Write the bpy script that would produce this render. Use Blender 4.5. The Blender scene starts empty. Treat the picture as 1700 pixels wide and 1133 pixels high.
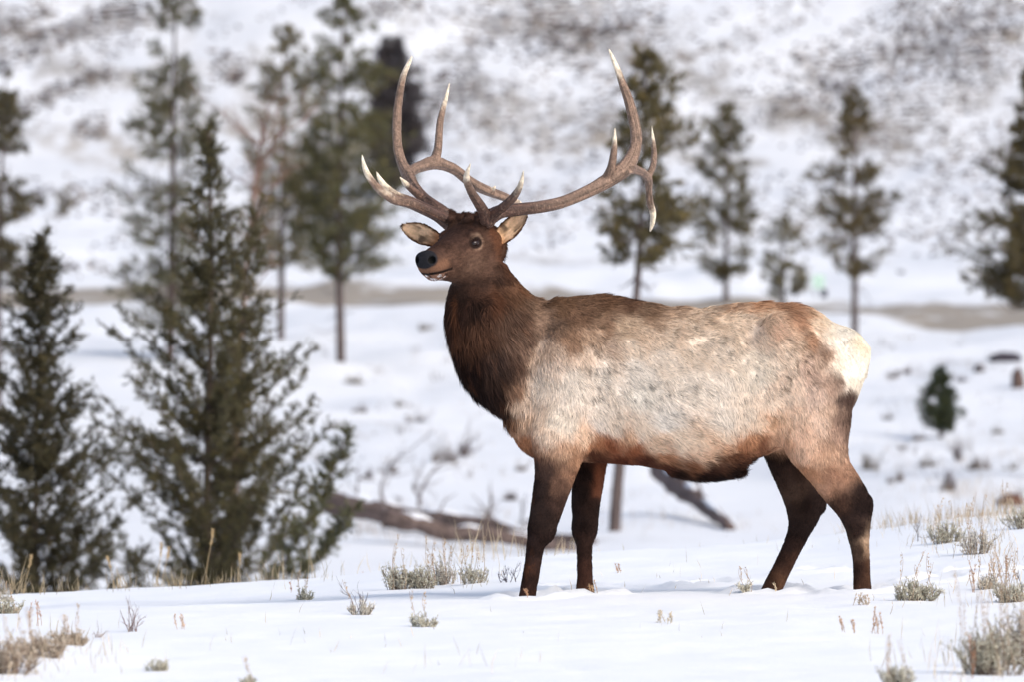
import bpy, math, random
import numpy as np
from mathutils import Vector
random.seed(7)
RNG = np.random.default_rng(7)
D = bpy.data
SC = bpy.context.scene
COL = SC.collection

# ------------------------------------------------------------------ camera, sky, sun, exposure
CAMZ = 1.2477
FP = 13738.0            # focal length in pixels of a 1700 pixel wide picture
cam = D.cameras.new('camera'); camo = D.objects.new('camera', cam); COL.objects.link(camo)
camo.location = (0, 0, CAMZ); camo.rotation_euler = (math.pi/2, 0, 0)
cam.sensor_width = 36; cam.lens = FP/1700*36
cam.clip_start = 1; cam.clip_end = 3000
cam.dof.use_dof = True; cam.dof.focus_distance = 39.9; cam.dof.aperture_fstop = 5.0
SC.camera = camo

w = D.worlds.new('World'); SC.world = w; w.use_nodes = True
nt = w.node_tree; bg = nt.nodes['Background']
sky = nt.nodes.new('ShaderNodeTexSky'); sky.sky_type = 'NISHITA'; sky.sun_disc = False
SUN_DIR = Vector((0.58, -0.64, 0.64)).normalized()
sky.sun_elevation = math.asin(SUN_DIR.z)
sky.sun_rotation = math.atan2(SUN_DIR.x, SUN_DIR.y)
sky.air_density = 1.0; sky.dust_density = 3.0; sky.ozone_density = 0.6
bg.inputs['Strength'].default_value = 0.15
nt.links.new(sky.outputs[0], bg.inputs[0])
sl = D.lights.new('sun', 'SUN'); so = D.objects.new('sun', sl); COL.objects.link(so)
sl.energy = 1.8; sl.angle = math.radians(32); sl.color = (1.0, 0.975, 0.95)
so.rotation_euler = SUN_DIR.to_track_quat('Z', 'Y').to_euler()
SC.view_settings.view_transform = 'Standard'; SC.view_settings.look = 'None'
SC.view_settings.gamma = 1; SC.view_settings.exposure = 0.27

# ------------------------------------------------------------------ helpers
def lin(c):
    c = np.asarray(c, dtype=np.float64)/255.0
    return np.where(c <= 0.04045, c/12.92, ((c+0.055)/1.055)**2.4)
S40 = 40.0/FP
def ex(px): return (np.asarray(px, dtype=np.float64)-850)*S40        # elk plane, pixel -> metres
def ez(py): return CAMZ-(np.asarray(py, dtype=np.float64)-566.5)*S40
def at(px, py, Y): return np.array([(px-850)/FP*Y, Y, CAMZ-(py-566.5)/FP*Y])

def hash3(ix, iy, iz, seed):
    n = (ix*73856093) ^ (iy*19349663) ^ (iz*83492791) ^ (seed*2654435761 & 0x7fffffff)
    n = n & 0x7fffffff
    n = (n ^ (n >> 13))*1274126177 & 0x7fffffff
    n = (n ^ (n >> 16)) & 0x7fffffff
    n = (n*668265263) & 0x7fffffff
    return ((n >> 7) & 0xffff)/65535.0
def vnoise(x, y, z=0.0, seed=0):
    """value noise in -1..1"""
    x, y, z = np.broadcast_arrays(np.asarray(x, float), np.asarray(y, float), np.asarray(z, float))
    ix = np.floor(x).astype(np.int64); iy = np.floor(y).astype(np.int64); iz = np.floor(z).astype(np.int64)
    fx = x-ix; fy = y-iy; fz = z-iz
    fx = fx*fx*(3-2*fx); fy = fy*fy*(3-2*fy); fz = fz*fz*(3-2*fz)
    r = 0
    for a in (0, 1):
        for b in (0, 1):
            for c in (0, 1):
                r = r+hash3(ix+a, iy+b, iz+c, seed)*(fx if a else 1-fx)*(fy if b else 1-fy)*(fz if c else 1-fz)
    return r*2-1

def new_mesh(name, verts, quads=None, tris=None, mat=None, parent=None, col=None, smooth=True, loc=None):
    verts = np.asarray(verts, dtype=np.float32)
    if loc is not None: verts = verts-np.asarray(loc, dtype=np.float32)
    me = D.meshes.new(name)
    me.vertices.add(len(verts)); me.vertices.foreach_set('co', verts.ravel())
    loops = []; starts = []; n = 0
    if quads is not None and len(quads):
        quads = np.asarray(quads, dtype=np.int32); loops.append(quads.ravel()); starts.append(np.arange(len(quads))*4); n = len(quads)*4
    if tris is not None and len(tris):
        tris = np.asarray(tris, dtype=np.int32); loops.append(tris.ravel()); starts.append(n+np.arange(len(tris))*3)
    loops = np.concatenate(loops).astype(np.int32); starts = np.concatenate(starts).astype(np.int32)
    me.loops.add(len(loops)); me.loops.foreach_set('vertex_index', loops)
    me.polygons.add(len(starts)); me.polygons.foreach_set('loop_start', starts)
    me.update(calc_edges=True)
    me.polygons.foreach_set('use_smooth', np.full(len(starts), smooth, dtype=bool))
    if col is not None:
        a = me.color_attributes.new('Col', 'FLOAT_COLOR', 'POINT')
        c4 = np.ones((len(verts), 4), dtype=np.float32); c4[:, :3] = col
        a.data.foreach_set('color', c4.ravel())
    if mat: me.materials.append(mat)
    o = D.objects.new(name, me); COL.objects.link(o)
    if parent is not None: o.parent = parent
    if loc is not None and parent is None: o.location = loc
    return o
def tag(o, label=None, cat=None, group=None, kind=None):
    if label: o['label'] = label
    if cat: o['category'] = cat
    if group: o['group'] = group
    if kind: o['kind'] = kind
    return o
def empty(name, loc):
    o = D.objects.new(name, None); COL.objects.link(o); o.location = loc; o.empty_display_size = 0.2
    return o

class Geo:
    """collects triangles / quads with colours"""
    def __init__(s): s.v = []; s.q = []; s.t = []; s.c = []; s.n = 0
    def add(s, v, q=None, t=None, c=(1, 1, 1)):
        v = np.asarray(v, float); s.v.append(v)
        c = np.asarray(c, float)
        if c.ndim == 1: c = np.tile(c, (len(v), 1))
        s.c.append(c)
        if q is not None and len(q): s.q.append(np.asarray(q)+s.n)
        if t is not None and len(t): s.t.append(np.asarray(t)+s.n)
        s.n += len(v)
    def tube(s, pts, rad, seg=7, c=(1, 1, 1), rough=0.0):
        pts = np.asarray(pts, float); rad = np.broadcast_to(np.asarray(rad, float), (len(pts),))
        tan = np.gradient(pts, axis=0); tan /= np.linalg.norm(tan, axis=1)[:, None]+1e-9
        ref = np.array([0.31, 0.9, 0.2]) if abs(tan[0] @ np.array([0.31, 0.9, 0.2])) < 0.85 else np.array([1., 0, 0])
        a = np.cross(tan, ref); a /= np.linalg.norm(a, axis=1)[:, None]+1e-9
        b = np.cross(tan, a)
        th = np.arange(seg)/seg*2*np.pi
        R = rad[:, None]*(1+rough*RNG.uniform(-1, 1, (len(pts), seg)))
        v = pts[:, None, :]+R[..., None]*(np.cos(th)[None, :, None]*a[:, None, :]+np.sin(th)[None, :, None]*b[:, None, :])
        v = v.reshape(-1, 3); n = len(pts)
        i, j = np.meshgrid(np.arange(n-1), np.arange(seg), indexing='ij')
        q = np.stack([i*seg+j, i*seg+(j+1) % seg, (i+1)*seg+(j+1) % seg, (i+1)*seg+j], -1).reshape(-1, 4)
        v = np.vstack([v, pts[:1], pts[-1:]])
        k = np.arange(seg); m = n*seg
        t = np.concatenate([np.stack([np.full(seg, m), (k+1) % seg, k], -1), np.stack([np.full(seg, m+1), (n-1)*seg+k, (n-1)*seg+(k+1) % seg], -1)])
        s.add(v, q, t, c)
    def blades(s, P, Dr, L, W, c, curl=0.0, segs=1):
        """thin tapering leaves: P base (n,3), Dr direction, L length, W width"""
        n = len(P)
        if n == 0: return
        Dr = Dr/(np.linalg.norm(Dr, axis=1)[:, None]+1e-9)
        r = RNG.normal(size=(n, 3)); sd = np.cross(Dr, r); sd /= np.linalg.norm(sd, axis=1)[:, None]+1e-9
        L = np.broadcast_to(L, (n,))[:, None]; W = np.broadcast_to(W, (n,))[:, None]
        m = P+Dr*L*0.45; tip = P+Dr*L+RNG.normal(size=(n, 3))*L*curl
        v = np.stack([P-sd*W*0.25, P+sd*W*0.25, m+sd*W*0.5, m-sd*W*0.5, tip], 1).reshape(-1, 3)
        b = np.arange(n)*5
        q = np.stack([b, b+1, b+2, b+3], -1); t = np.stack([b+3, b+2, b+4], -1)
        c = np.asarray(c, float)
        if c.ndim == 1: c = np.tile(c, (n, 1))
        s.add(v, q, t, np.repeat(c, 5, axis=0))
    def build(s, name, mat, parent=None, loc=None, smooth=True):
        v = np.vstack(s.v); c = np.vstack(s.c)
        if loc is not None: v = v-np.asarray(loc)
        q = np.vstack(s.q) if s.q else None; t = np.vstack(s.t) if s.t else None
        o = new_mesh(name, v, q, t, mat, parent, c, smooth)
        if parent is None and loc is not None: o.location = loc
        return o

# ------------------------------------------------------------------ materials
def mat_attr(name, rough=0.8, spec=0.2, bump=0.0, bscale=60, var=0.0, vscale=30, stretch=(1, 1, 1), trans=0.0):
    m = D.materials.new(name); m.use_nodes = True; t = m.node_tree; p = t.nodes['Principled BSDF']
    a = t.nodes.new('ShaderNodeAttribute'); a.attribute_name = 'Col'
    p.inputs['Roughness'].default_value = rough; p.inputs['Specular IOR Level'].default_value = spec
    last = a.outputs['Color']
    tc = t.nodes.new('ShaderNodeTexCoord'); mp = t.nodes.new('ShaderNodeMapping'); mp.inputs['Scale'].default_value = stretch
    t.links.new(tc.outputs['Object'], mp.inputs[0])
    if var:
        n = t.nodes.new('ShaderNodeTexNoise'); n.inputs['Scale'].default_value = vscale; n.inputs['Detail'].default_value = 6
        t.links.new(mp.outputs[0], n.inputs['Vector'])
        r = t.nodes.new('ShaderNodeMapRange'); r.inputs['From Min'].default_value = .3; r.inputs['From Max'].default_value = .7
        r.inputs['To Min'].default_value = 1-var; r.inputs['To Max'].default_value = 1+var
        t.links.new(n.outputs[0], r.inputs[0])
        h = t.nodes.new('ShaderNodeVectorMath'); h.operation = 'SCALE'
        t.links.new(last, h.inputs[0]); t.links.new(r.outputs[0], h.inputs['Scale']); last = h.outputs[0]
    t.links.new(last, p.inputs['Base Color'])
    if bump:
        n = t.nodes.new('ShaderNodeTexNoise'); n.inputs['Scale'].default_value = bscale; n.inputs['Detail'].default_value = 5
        t.links.new(mp.outputs[0], n.inputs['Vector'])
        b = t.nodes.new('ShaderNodeBump'); b.inputs['Strength'].default_value = bump; b.inputs['Distance'].default_value = 0.01
        t.links.new(n.outputs[0], b.inputs['Height']); t.links.new(b.outputs[0], p.inputs['Normal'])
    if trans:
        tr = t.nodes.new('ShaderNodeBsdfTranslucent'); t.links.new(last, tr.inputs[0])
        mx = t.nodes.new('ShaderNodeMixShader'); mx.inputs[0].default_value = trans
        t.links.new(p.outputs[0], mx.inputs[1]); t.links.new(tr.outputs[0], mx.inputs[2])
        t.links.new(mx.outputs[0], t.nodes['Material Output'].inputs[0])
    return m
M_SKIN = mat_attr('short_coat', 0.82, 0.12, bump=0.5, bscale=160, var=0.16, vscale=90)
M_FUR = mat_attr('fur', 0.8, 0.12, trans=0.08)
M_NEEDLE = mat_attr('needles', 0.7, 0.3, trans=0.1)
M_BARK = mat_attr('bark', 0.9, 0.1, bump=0.8, bscale=25, var=0.35, vscale=14, stretch=(1, 1, .3))
M_TWIG = mat_attr('twig', 0.85, 0.15)
M_LEAF = mat_attr('sage_leaf', 0.8, 0.15, trans=0.2)
M_GRASS = mat_attr('dry_grass', 0.7, 0.25, trans=0.25)
M_ANTLER = mat_attr('antler', 0.55, 0.4, bump=0.9, bscale=110, var=0.30, vscale=45)
M_PLAINSNOW = mat_attr('settled_snow', .8, .2, bump=.3, bscale=20)
M_ROCK = mat_attr('rock', 0.9, 0.2, bump=0.8, bscale=8, var=0.3, vscale=6)
M_PAINT = mat_attr('painted_metal', 0.4, 0.5, bump=0.05, bscale=20, var=0.04, vscale=5)

# ------------------------------------------------------------------ terrain
FY = np.array([60, 70, 80, 88, 96, 110, 130, 150, 170, 190, 204, 216, 250, 300, 335, 350, 370, 400, 500, 700, 900], float)
def zp(py, Y): return CAMZ-(py-566.5)/FP*Y
FZ = np.array([-4.6, -5.2, -4.9, -3.6, zp(985, 96), zp(900, 110), zp(798, 130), zp(690, 150), zp(603, 170), zp(540, 190), zp(509, 204), zp(474, 216),
               zp(440, 250), zp(372, 300), zp(330, 335), 9.3, 15.5, 26, 62, 120, 150], float)
_yy = np.arange(60, 900, 1.0); _zz = np.interp(_yy, FY, FZ); _k = np.hanning(11); _k /= _k.sum()
_zz = np.convolve(np.pad(_zz, 5, mode='edge'), _k, mode='valid')
HOOVES = [(float(ex(874)), 39.83), (float(ex(971)), 40.17), (float(ex(1430)), 39.83), (float(ex(1281)), 40.17), (float(ex(940)), 41.6), (float(ex(1180)), 41.3), (float(ex(1560)), 40.5), (float(ex(1640)), 41.0), (float(ex(1370)), 42.1)]
def terrain(x, y):
    x = np.asarray(x, float); y = np.asarray(y, float)
    a = np.interp(x, [-6, -2.7, -1.2, 0, 0.9, 1.75, 2.8, 6], [-.28, -.17, -.085, 0.02, .055, .10, .22, .42])
    f = np.clip((y-33)/15, 0, 1); f = f*f*(3-2*f)
    near = a*f+0.02*vnoise(x*.55, y*.40, 0, 3)+0.010*vnoise(x*1.9+3, y*1.1, 0, 4)+.006*vnoise(x*5, y*3.5, 0, 5)+.0025*vnoise(x*15, y*10, 0, 6)
    # drift with a lip in the lower left corner
    dr = np.clip(1-((x+2.55)/1.15)**2, 0, 1)*np.clip((y-30)/1.6, 0, 1)*np.clip((34.2-y+0.35*(x+2.5))/0.9, 0, 1)
    near = near+0.05*dr
    yc = 47.0+0.6*vnoise(x*.5, 0, 0, 11)+np.clip(x, -2, 3)*.5
    d = np.clip(y-yc, 0, None); near = near-0.018*d*d
    far = np.interp(y, _yy, _zz)
    amp = np.clip((y-90)/60, 0, 1)
    far = far+amp*(0.34*vnoise(x*.12, y*.09, 0, 21)+0.16*vnoise(x*.5, y*.35, 0, 22)+.05*vnoise(x*1.6, y*.9, 0, 25))+np.clip((y-335)/50, 0, 1)*(1.6*vnoise(x*.05+y*.03, y*.02, 0, 23)+.5*vnoise(x*.2, y*.15, 0, 24))
    far = far+np.clip((y-200)/60, 0, 1)*np.clip(1-(y-200)/200, 0, 1)*x*-0.012
    cr_ = 1+.6*vnoise(x*18, y*14, 0, 7) if y.min() < 44 else 1
    for hx, hy in (HOOVES if y.min() < 44 else []):
        r_ = np.hypot((x-hx)/.10, (y-hy)/.13); near = near-.035*np.exp(-r_**2*.8)+.028*np.exp(-((r_-1.7)/.45)**2)*cr_
    k = 0.6; h = np.clip(.5+.5*(far-near)/k, 0, 1)
    blend = near*(1-h)+far*h+k*h*(1-h)
    return np.where(y < 52, near, np.where(y < 58, near+(blend-near)*np.clip((y-52)/6, 0, 1), blend))
def hit(px, py, y0=46., y1=880.):
    """where the sight line through a pixel meets the ground beyond y0"""
    px = np.atleast_1d(np.asarray(px, float)); py = np.atleast_1d(np.asarray(py, float))
    Y = np.geomspace(y0, y1, 900)[None, :]
    X = (px[:, None]-850)/FP*Y; Z = CAMZ-(py[:, None]-566.5)/FP*Y
    below = terrain(X, np.broadcast_to(Y, X.shape)) >= Z
    i = np.where(below.any(1), below.argmax(1), 899)
    yy = Y[0, i]; return np.stack([(px-850)/FP*yy, yy, terrain((px-850)/FP*yy, yy)], -1)

ys = np.concatenate([np.arange(16, 54, 0.07), np.arange(54, 110, 0.5), np.arange(110, 420, 1.0), np.arange(420, 901, 12)])
un = np.concatenate([-np.geomspace(1, .105, 40)[:-1], np.linspace(-.105, .105, 190), np.geomspace(.105, 1, 40)[1:]])
GX = un[None, :]*(ys[:, None]*.9+6); GY = np.repeat(ys[:, None], len(un), 1)
GZ = terrain(GX, GY)
nr, nc = GX.shape
i, j = np.meshgrid(np.arange(nr-1), np.arange(nc-1), indexing='ij')
gq = np.stack([i*nc+j, i*nc+j+1, (i+1)*nc+j+1, (i+1)*nc+j], -1).reshape(-1, 4)

m = D.materials.new('snowy_ground'); m.use_nodes = True; t = m.node_tree; p = t.nodes['Principled BSDF']
p.inputs['Roughness'].default_value = .75; p.inputs['Specular IOR Level'].default_value = .25
at_ = t.nodes.new('ShaderNodeAttribute'); at_.attribute_name = 'Col'      # R = bare ground amount, G = tan tint, B = painted dimming of far snow
tc = t.nodes.new('ShaderNodeTexCoord')
def noise(scale, det=6, rough=.6, sc=(1, 1, 1)):
    mp = t.nodes.new('ShaderNodeMapping'); mp.inputs['Scale'].default_value = sc; t.links.new(tc.outputs['Object'], mp.inputs[0])
    n = t.nodes.new('ShaderNodeTexNoise'); n.inputs['Scale'].default_value = scale; n.inputs['Detail'].default_value = det; n.inputs['Roughness'].default_value = rough
    t.links.new(mp.outputs[0], n.inputs['Vector']); return n.outputs[0]
def math_(op, a, b=None, clamp=False):
    n = t.nodes.new('ShaderNodeMath'); n.operation = op; n.use_clamp = clamp
    for k, vv in enumerate((a, b)):
        if vv is None: continue
        if isinstance(vv, (int, float)): n.inputs[k].default_value = vv
        else: t.links.new(vv, n.inputs[k])
    return n.outputs[0]
sep = t.nodes.new('ShaderNodeSeparateColor'); t.links.new(at_.outputs['Color'], sep.inputs[0])
n1 = noise(.9, 8, .7, (1, .35, 1)); n2 = noise(.25, 5, .6, (1, .5, 1))
nn = math_('ADD', math_('MULTIPLY', n1, .65), math_('MULTIPLY', n2, .35))
mask = math_('MULTIPLY', math_('SUBTRACT', nn, math_('SUBTRACT', 1.0, sep.outputs[0])), 6.0, True)
mixc = t.nodes.new('ShaderNodeMix'); mixc.data_type = 'RGBA'
bare = t.nodes.new('ShaderNodeMix'); bare.data_type = 'RGBA'; bare.inputs['A'].default_value = (*lin((136, 129, 121)), 1); bare.inputs['B'].default_value = (*lin((196, 182, 162)), 1)
t.links.new(sep.outputs[1], bare.inputs['Factor'])
snow = t.nodes.new('ShaderNodeMix'); snow.data_type = 'RGBA'; snow.inputs['A'].default_value = (.83, .855, .89, 1); snow.inputs['B'].default_value = (.92, .925, .935, 1)
t.links.new(noise(1.3, 4), snow.inputs['Factor'])
dimmed = t.nodes.new('ShaderNodeMix'); dimmed.data_type = 'RGBA'; t.links.new(sep.outputs[2], dimmed.inputs['Factor'])      # snow across the valley painted darker, standing in for weaker light there
t.links.new(snow.outputs['Result'], dimmed.inputs['A']); dim_tone = t.nodes.new('ShaderNodeMix'); dim_tone.data_type = 'RGBA'; t.links.new(noise(.35, 5), dim_tone.inputs['Factor'])
dim_tone.inputs['A'].default_value = (.62, .64, .68, 1); dim_tone.inputs['B'].default_value = (.75, .765, .79, 1); t.links.new(dim_tone.outputs['Result'], dimmed.inputs['B'])
t.links.new(mask, mixc.inputs['Factor']); t.links.new(dimmed.outputs['Result'], mixc.inputs['A']); t.links.new(bare.outputs['Result'], mixc.inputs['B'])
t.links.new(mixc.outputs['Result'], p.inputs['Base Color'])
bp = t.nodes.new('ShaderNodeBump'); bp.inputs['Strength'].default_value = .35; bp.inputs['Distance'].default_value = .03
t.links.new(math_('ADD', noise(5, 8, .6), math_('MULTIPLY', noise(40, 3), .12)), bp.inputs['Height']); t.links.new(bp.outputs[0], p.inputs['Normal'])
M_SNOW = m
# where snow gives way to dry ground: the road bank, meadow scraps, the slope
gx, gy = GX.ravel(), GY.ravel(); PXc = 850+gx/gy*FP
R = np.zeros(len(gx)); T = np.zeros(len(gx))
bank = 207.5+2.0*vnoise(gx*.25, 0, 0, 31)+np.interp(PXc, [0, 700, 1200, 1700], [1, 1, 0, -9])
wd = np.interp(PXc, [0, 800, 1200, 1700], [6.0, 6.4, 5.0, 8.5])
b = np.clip(1.9-np.abs(gy-bank+1.6*vnoise(gx*.7, gy*.3, 0, 37))/wd, 0, 1)*(1.0+.07*vnoise(gx*.45, gy*.5, 0, 38))
R = np.maximum(R, b*.70); T = np.maximum(T, b*.25)
fl = np.clip((gy-222)/20, 0, 1)*np.clip((350-gy)/10, 0, 1); R = np.maximum(R, fl*(.46+.07*vnoise(gx*.1, gy*.04, 0, 32)))
hl = np.clip((gy-338)/8, 0, 1); R = np.maximum(R, hl*(.50+.03*vnoise(gx*.09+gy*.03, gy*.10, 0, 33)+.09*vnoise((gx*.92-(GZ.ravel()-8)*.4)*.10, (gx*.36+(GZ.ravel()-8)*.93)*.55, 0, 36))); T = np.maximum(T, hl*np.clip(-.15+.9*vnoise(gx*.07, gy*.08, 0, 34), 0, 1))
lo = np.clip((gy-95)/10, 0, 1)*np.clip((200-gy)/8, 0, 1); R = np.maximum(R, lo*(.40+.08*vnoise(gx*.25, gy*.12, 0, 35)))
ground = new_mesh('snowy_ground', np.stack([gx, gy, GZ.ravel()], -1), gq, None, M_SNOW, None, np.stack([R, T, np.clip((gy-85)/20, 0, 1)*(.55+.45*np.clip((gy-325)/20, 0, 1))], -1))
tag(ground, kind='structure')

# ------------------------------------------------------------------ SDF grid and surface nets (for the elk)
class Grid:
    def __init__(s, lo, hi, h):
        s.lo = np.array(lo, float); s.h = h
        s.n = np.ceil((np.array(hi)-s.lo)/h).astype(int)+1
        s.a = np.full(s.n, 1.0, dtype=np.float32)
        s.ax = [s.lo[k]+np.arange(s.n[k])*h for k in range(3)]
    def sl(s, lo, hi):
        r = []
        for k in range(3):
            a = int(max(0, math.floor((lo[k]-s.lo[k])/s.h))); b = int(min(s.n[k], math.ceil((hi[k]-s.lo[k])/s.h)+1)); r.append(slice(a, max(a, b)))
        return tuple(r)
    def put(s, fn, lo, hi, k=.02, op='u'):
        pad = k+2.5*s.h; sl = s.sl(np.array(lo)-pad, np.array(hi)+pad)
        X = s.ax[0][sl[0]][:, None, None]; Y = s.ax[1][sl[1]][None, :, None]; Z = s.ax[2][sl[2]][None, None, :]
        d = fn(X, Y, Z); a = s.a[sl]
        if op == 'u':
            h = np.clip(.5+.5*(a-d)/k, 0, 1); r = a*(1-h)+d*h-k*h*(1-h)
        else:
            d = -d; h = np.clip(.5-.5*(a-d)/k, 0, 1); r = a*(1-h)+d*h+k*h*(1-h)
        s.a[sl] = r.astype(np.float32)
    def cone(s, p0, p1, r0, r1, k=.01, op='u', flat=1.0):
        p0 = np.array(p0, float); p1 = np.array(p1, float); ba = p1-p0; L2 = ba @ ba+1e-12; rm = max(r0, r1)
        def fn(X, Y, Z):
            x, y, z = X-p0[0], Y-p0[1], Z-p0[2]
            t_ = np.clip((x*ba[0]+y*ba[1]+z*ba[2])/L2, 0, 1)
            return np.sqrt((x-ba[0]*t_)**2+(y-ba[1]*t_)**2+(z-ba[2]*t_)**2)-(r0+(r1-r0)*t_)
        s.put(fn, np.minimum(p0, p1)-rm, np.maximum(p0, p1)+rm, k, op)
    def ell(s, c, r, k=.02, op='u', R=None):
        c = np.array(c, float); r = np.array(r, float); rm = r.max(); R = np.eye(3) if R is None else R   # rows of R = local axes
        def fn(X, Y, Z):
            x, y, z = X-c[0], Y-c[1], Z-c[2]
            q = [(R[i, 0]*x+R[i, 1]*y+R[i, 2]*z)/r[i] for i in range(3)]
            q2 = [(R[i, 0]*x+R[i, 1]*y+R[i, 2]*z)/(r[i]**2) for i in range(3)]
            k0 = np.sqrt(q[0]**2+q[1]**2+q[2]**2); k1 = np.sqrt(q2[0]**2+q2[1]**2+q2[2]**2)+1e-6
            return k0*(k0-1)/k1
        s.put(fn, c-rm, c+rm, k, op)
    def mesh(s):
        a = s.a; ins = a < 0; n = s.n-1
        cnt = np.zeros(n, dtype=np.uint8)
        for dx in (0, 1):
            for dy in (0, 1):
                for dz in (0, 1): cnt += ins[dx:dx+n[0], dy:dy+n[1], dz:dz+n[2]]
        act = np.argwhere((cnt > 0) & (cnt < 8)); del cnt
        idx = np.full(n, -1, dtype=np.int32); idx[act[:, 0], act[:, 1], act[:, 2]] = np.arange(len(act))
        cor = {}
        for dx in (0, 1):
            for dy in (0, 1):
                for dz in (0, 1): cor[(dx, dy, dz)] = a[act[:, 0]+dx, act[:, 1]+dy, act[:, 2]+dz]
        acc = np.zeros((len(act), 3)); num = np.zeros(len(act))
        ks = list(cor)
        for c0 in ks:
            for axn in range(3):
                if c0[axn]: continue
                c1 = list(c0); c1[axn] = 1; c1 = tuple(c1)
                v0, v1 = cor[c0], cor[c1]; mk = (v0 < 0) != (v1 < 0)
                tt = np.where(mk, v0/(v0-v1+1e-12), 0)
                pt = np.tile(np.array(c0, float), (len(act), 1)); pt[:, axn] += tt
                acc[mk] += pt[mk]; num[mk] += 1
        V = s.lo+(act+acc/num[:, None])*s.h
        Q = []
        for axn in range(3):
            o1, o2 = [(1, 2), (2, 0), (0, 1)][axn]
            sa = [slice(None)]*3; sb = [slice(None)]*3; sa[axn] = slice(0, -1); sb[axn] = slice(1, None)
            A = ins[tuple(sa)]; B = ins[tuple(sb)]
            e = np.argwhere(A != B)
            e = e[(e[:, o1] > 0) & (e[:, o2] > 0) & (e[:, o1] < n[o1]) & (e[:, o2] < n[o2])]
            fl = A[e[:, 0], e[:, 1], e[:, 2]]
            def g(d1, d2):
                c = e.copy(); c[:, o1] -= d1; c[:, o2] -= d2; return idx[c[:, 0], c[:, 1], c[:, 2]]
            q = np.stack([g(1, 1), g(0, 1), g(0, 0), g(1, 0)], -1)
            q[~fl] = q[~fl][:, ::-1]
            Q.append(q)
        Q = np.vstack(Q); Q = Q[(Q >= 0).all(1)]
        return V, Q

# ------------------------------------------------------------------ THE ELK
elk = empty('elk', (float(ex(1150)), 40.0, 0.0))
tag(elk, 'bull elk with large pale-tipped antlers standing side-on in the snow, head turned', 'elk')
ELOC = np.array(elk.location)
# head frame
pitch = math.radians(13); fx, fy = -0.555, -0.832
HF = np.array([fx*math.cos(pitch), fy*math.cos(pitch), -math.sin(pitch)])
HL = np.array([0.832, -0.555, 0.0])
HU = np.cross(HF, HL); HU /= np.linalg.norm(HU)
if HU[2] < 0: HU = -HU
HR = np.stack([HF, HL, HU])
EYE_U, EYE_V, EYE_W = .195, .100, .022
eyeW = np.array([float(ex(791)), 39.87, float(ez(403))])
HO = eyeW-(EYE_U*HF+EYE_V*HL+EYE_W*HU)
def hw(u, v, w_): return HO+u*HF+v*HL+w_*HU
def tohead(P): return (P-HO) @ HR.T

g = Grid((float(ex(640)), 39.25, -0.16), (float(ex(1475)), 40.42, 1.98), 0.0056)
def column(py, xl, xr, yc, ry, k, off=0.0, n=2.0, fade=.16):
    o = np.argsort(-np.array(py, float)); Z_ = ez(np.array(py, float)[o])
    L_ = ex(np.array(xl, float)[o])+off; R_ = ex(np.array(xr, float)[o])-off
    yc = np.broadcast_to(yc, (len(o),))[o]; ry = np.broadcast_to(ry, (len(o),))[o]
    zf = np.linspace(Z_[0], Z_[-1], 160); ker = np.hanning(13); ker /= ker.sum()
    def sm(v):
        v = np.interp(zf, Z_, v); return np.convolve(np.pad(v, 6, mode='reflect', reflect_type='odd'), ker, mode='valid')
    Ls, Rs, Ys, Rys = sm(L_), sm(R_), sm(yc), sm(ry)
    def fn(X, Y, Z):
        l = np.interp(Z, zf, Ls); r = np.interp(Z, zf, Rs); c = (l+r)/2; rx = (r-l)/2; yy = np.interp(Z, zf, Ys); ryy = np.interp(Z, zf, Rys)
        cap = np.sqrt(np.clip(1-np.clip((Z-(zf[-1]-fade))/fade, 0, 1)**2, .02, 1)); rx = rx*cap; ryy = ryy*cap
        f = (((np.abs(X-c)/rx)**n+(np.abs(Y-yy)/ryy)**n)**(1/n)-1)*np.minimum(rx, ryy)
        return np.maximum(f, np.maximum(Z-zf[-1], zf[0]-Z))
    g.put(fn, (Ls.min(), (Ys-Rys).min(), zf[0]), (Rs.max(), (Ys+Rys).max(), zf[-1]), k)
# torso, by station along the body:        px  top  bottom  half-width  centre-y
TB = np.array([(845, 560, 690, .07), (862, 530, 728, .12), (885, 508, 752, .165), (920, 493, 768, .20), (960, 489, 770, .225), (1010, 487, 772, .245), (1060, 496, 776, .265),
               (1110, 506, 784, .285), (1160, 509, 790, .295), (1200, 505, 786, .29), (1240, 500, 772, .275), (1280, 499, 754, .265), (1320, 502, 735, .26), (1360, 517, 730, .24), (1395, 540, 715, .20),
               (1420, 556, 670, .15), (1433, 570, 640, .10), (1439, 580, 620, .05)], float)
tx = ex(TB[:, 0]); ttop = ez(TB[:, 1]); tbot = ez(TB[:, 2]); tw = TB[:, 3]
xf = np.linspace(tx[0], tx[-1], 240); ker = np.hanning(15); ker /= ker.sum()
def smx(v): v = np.interp(xf, tx, v); return np.convolve(np.pad(v, 7, mode='edge'), ker, mode='valid')
stt, sb_, sw = smx(ttop)-.012, smx(tbot)+.010, smx(tw)-.01
def torso(X, Y, Z):
    t_ = np.interp(X, xf, stt); b_ = np.interp(X, xf, sb_); w_ = np.interp(X, xf, sw)
    zc = (t_+b_)/2; h_ = (t_-b_)/2; q = (Z-zc)/h_
    ww = w_*(1-.20*np.clip(q, -1, 1)-.05*np.clip(-q, 0, 1))
    f = ((np.abs(q)**2.25+(np.abs(Y-40)/ww)**2.25)**(1/2.25)-1)*np.minimum(h_, w_)
    return np.maximum(f, np.maximum(xf[0]-X, X-xf[-1]))
g.put(torso, (xf[0], 39.68, sb_.min()), (xf[-1], 40.32, stt.max()), .03)
g.ell((float(ex(1398)), 40, float(ez(588))), (.125, .15, .125), .05)
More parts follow.
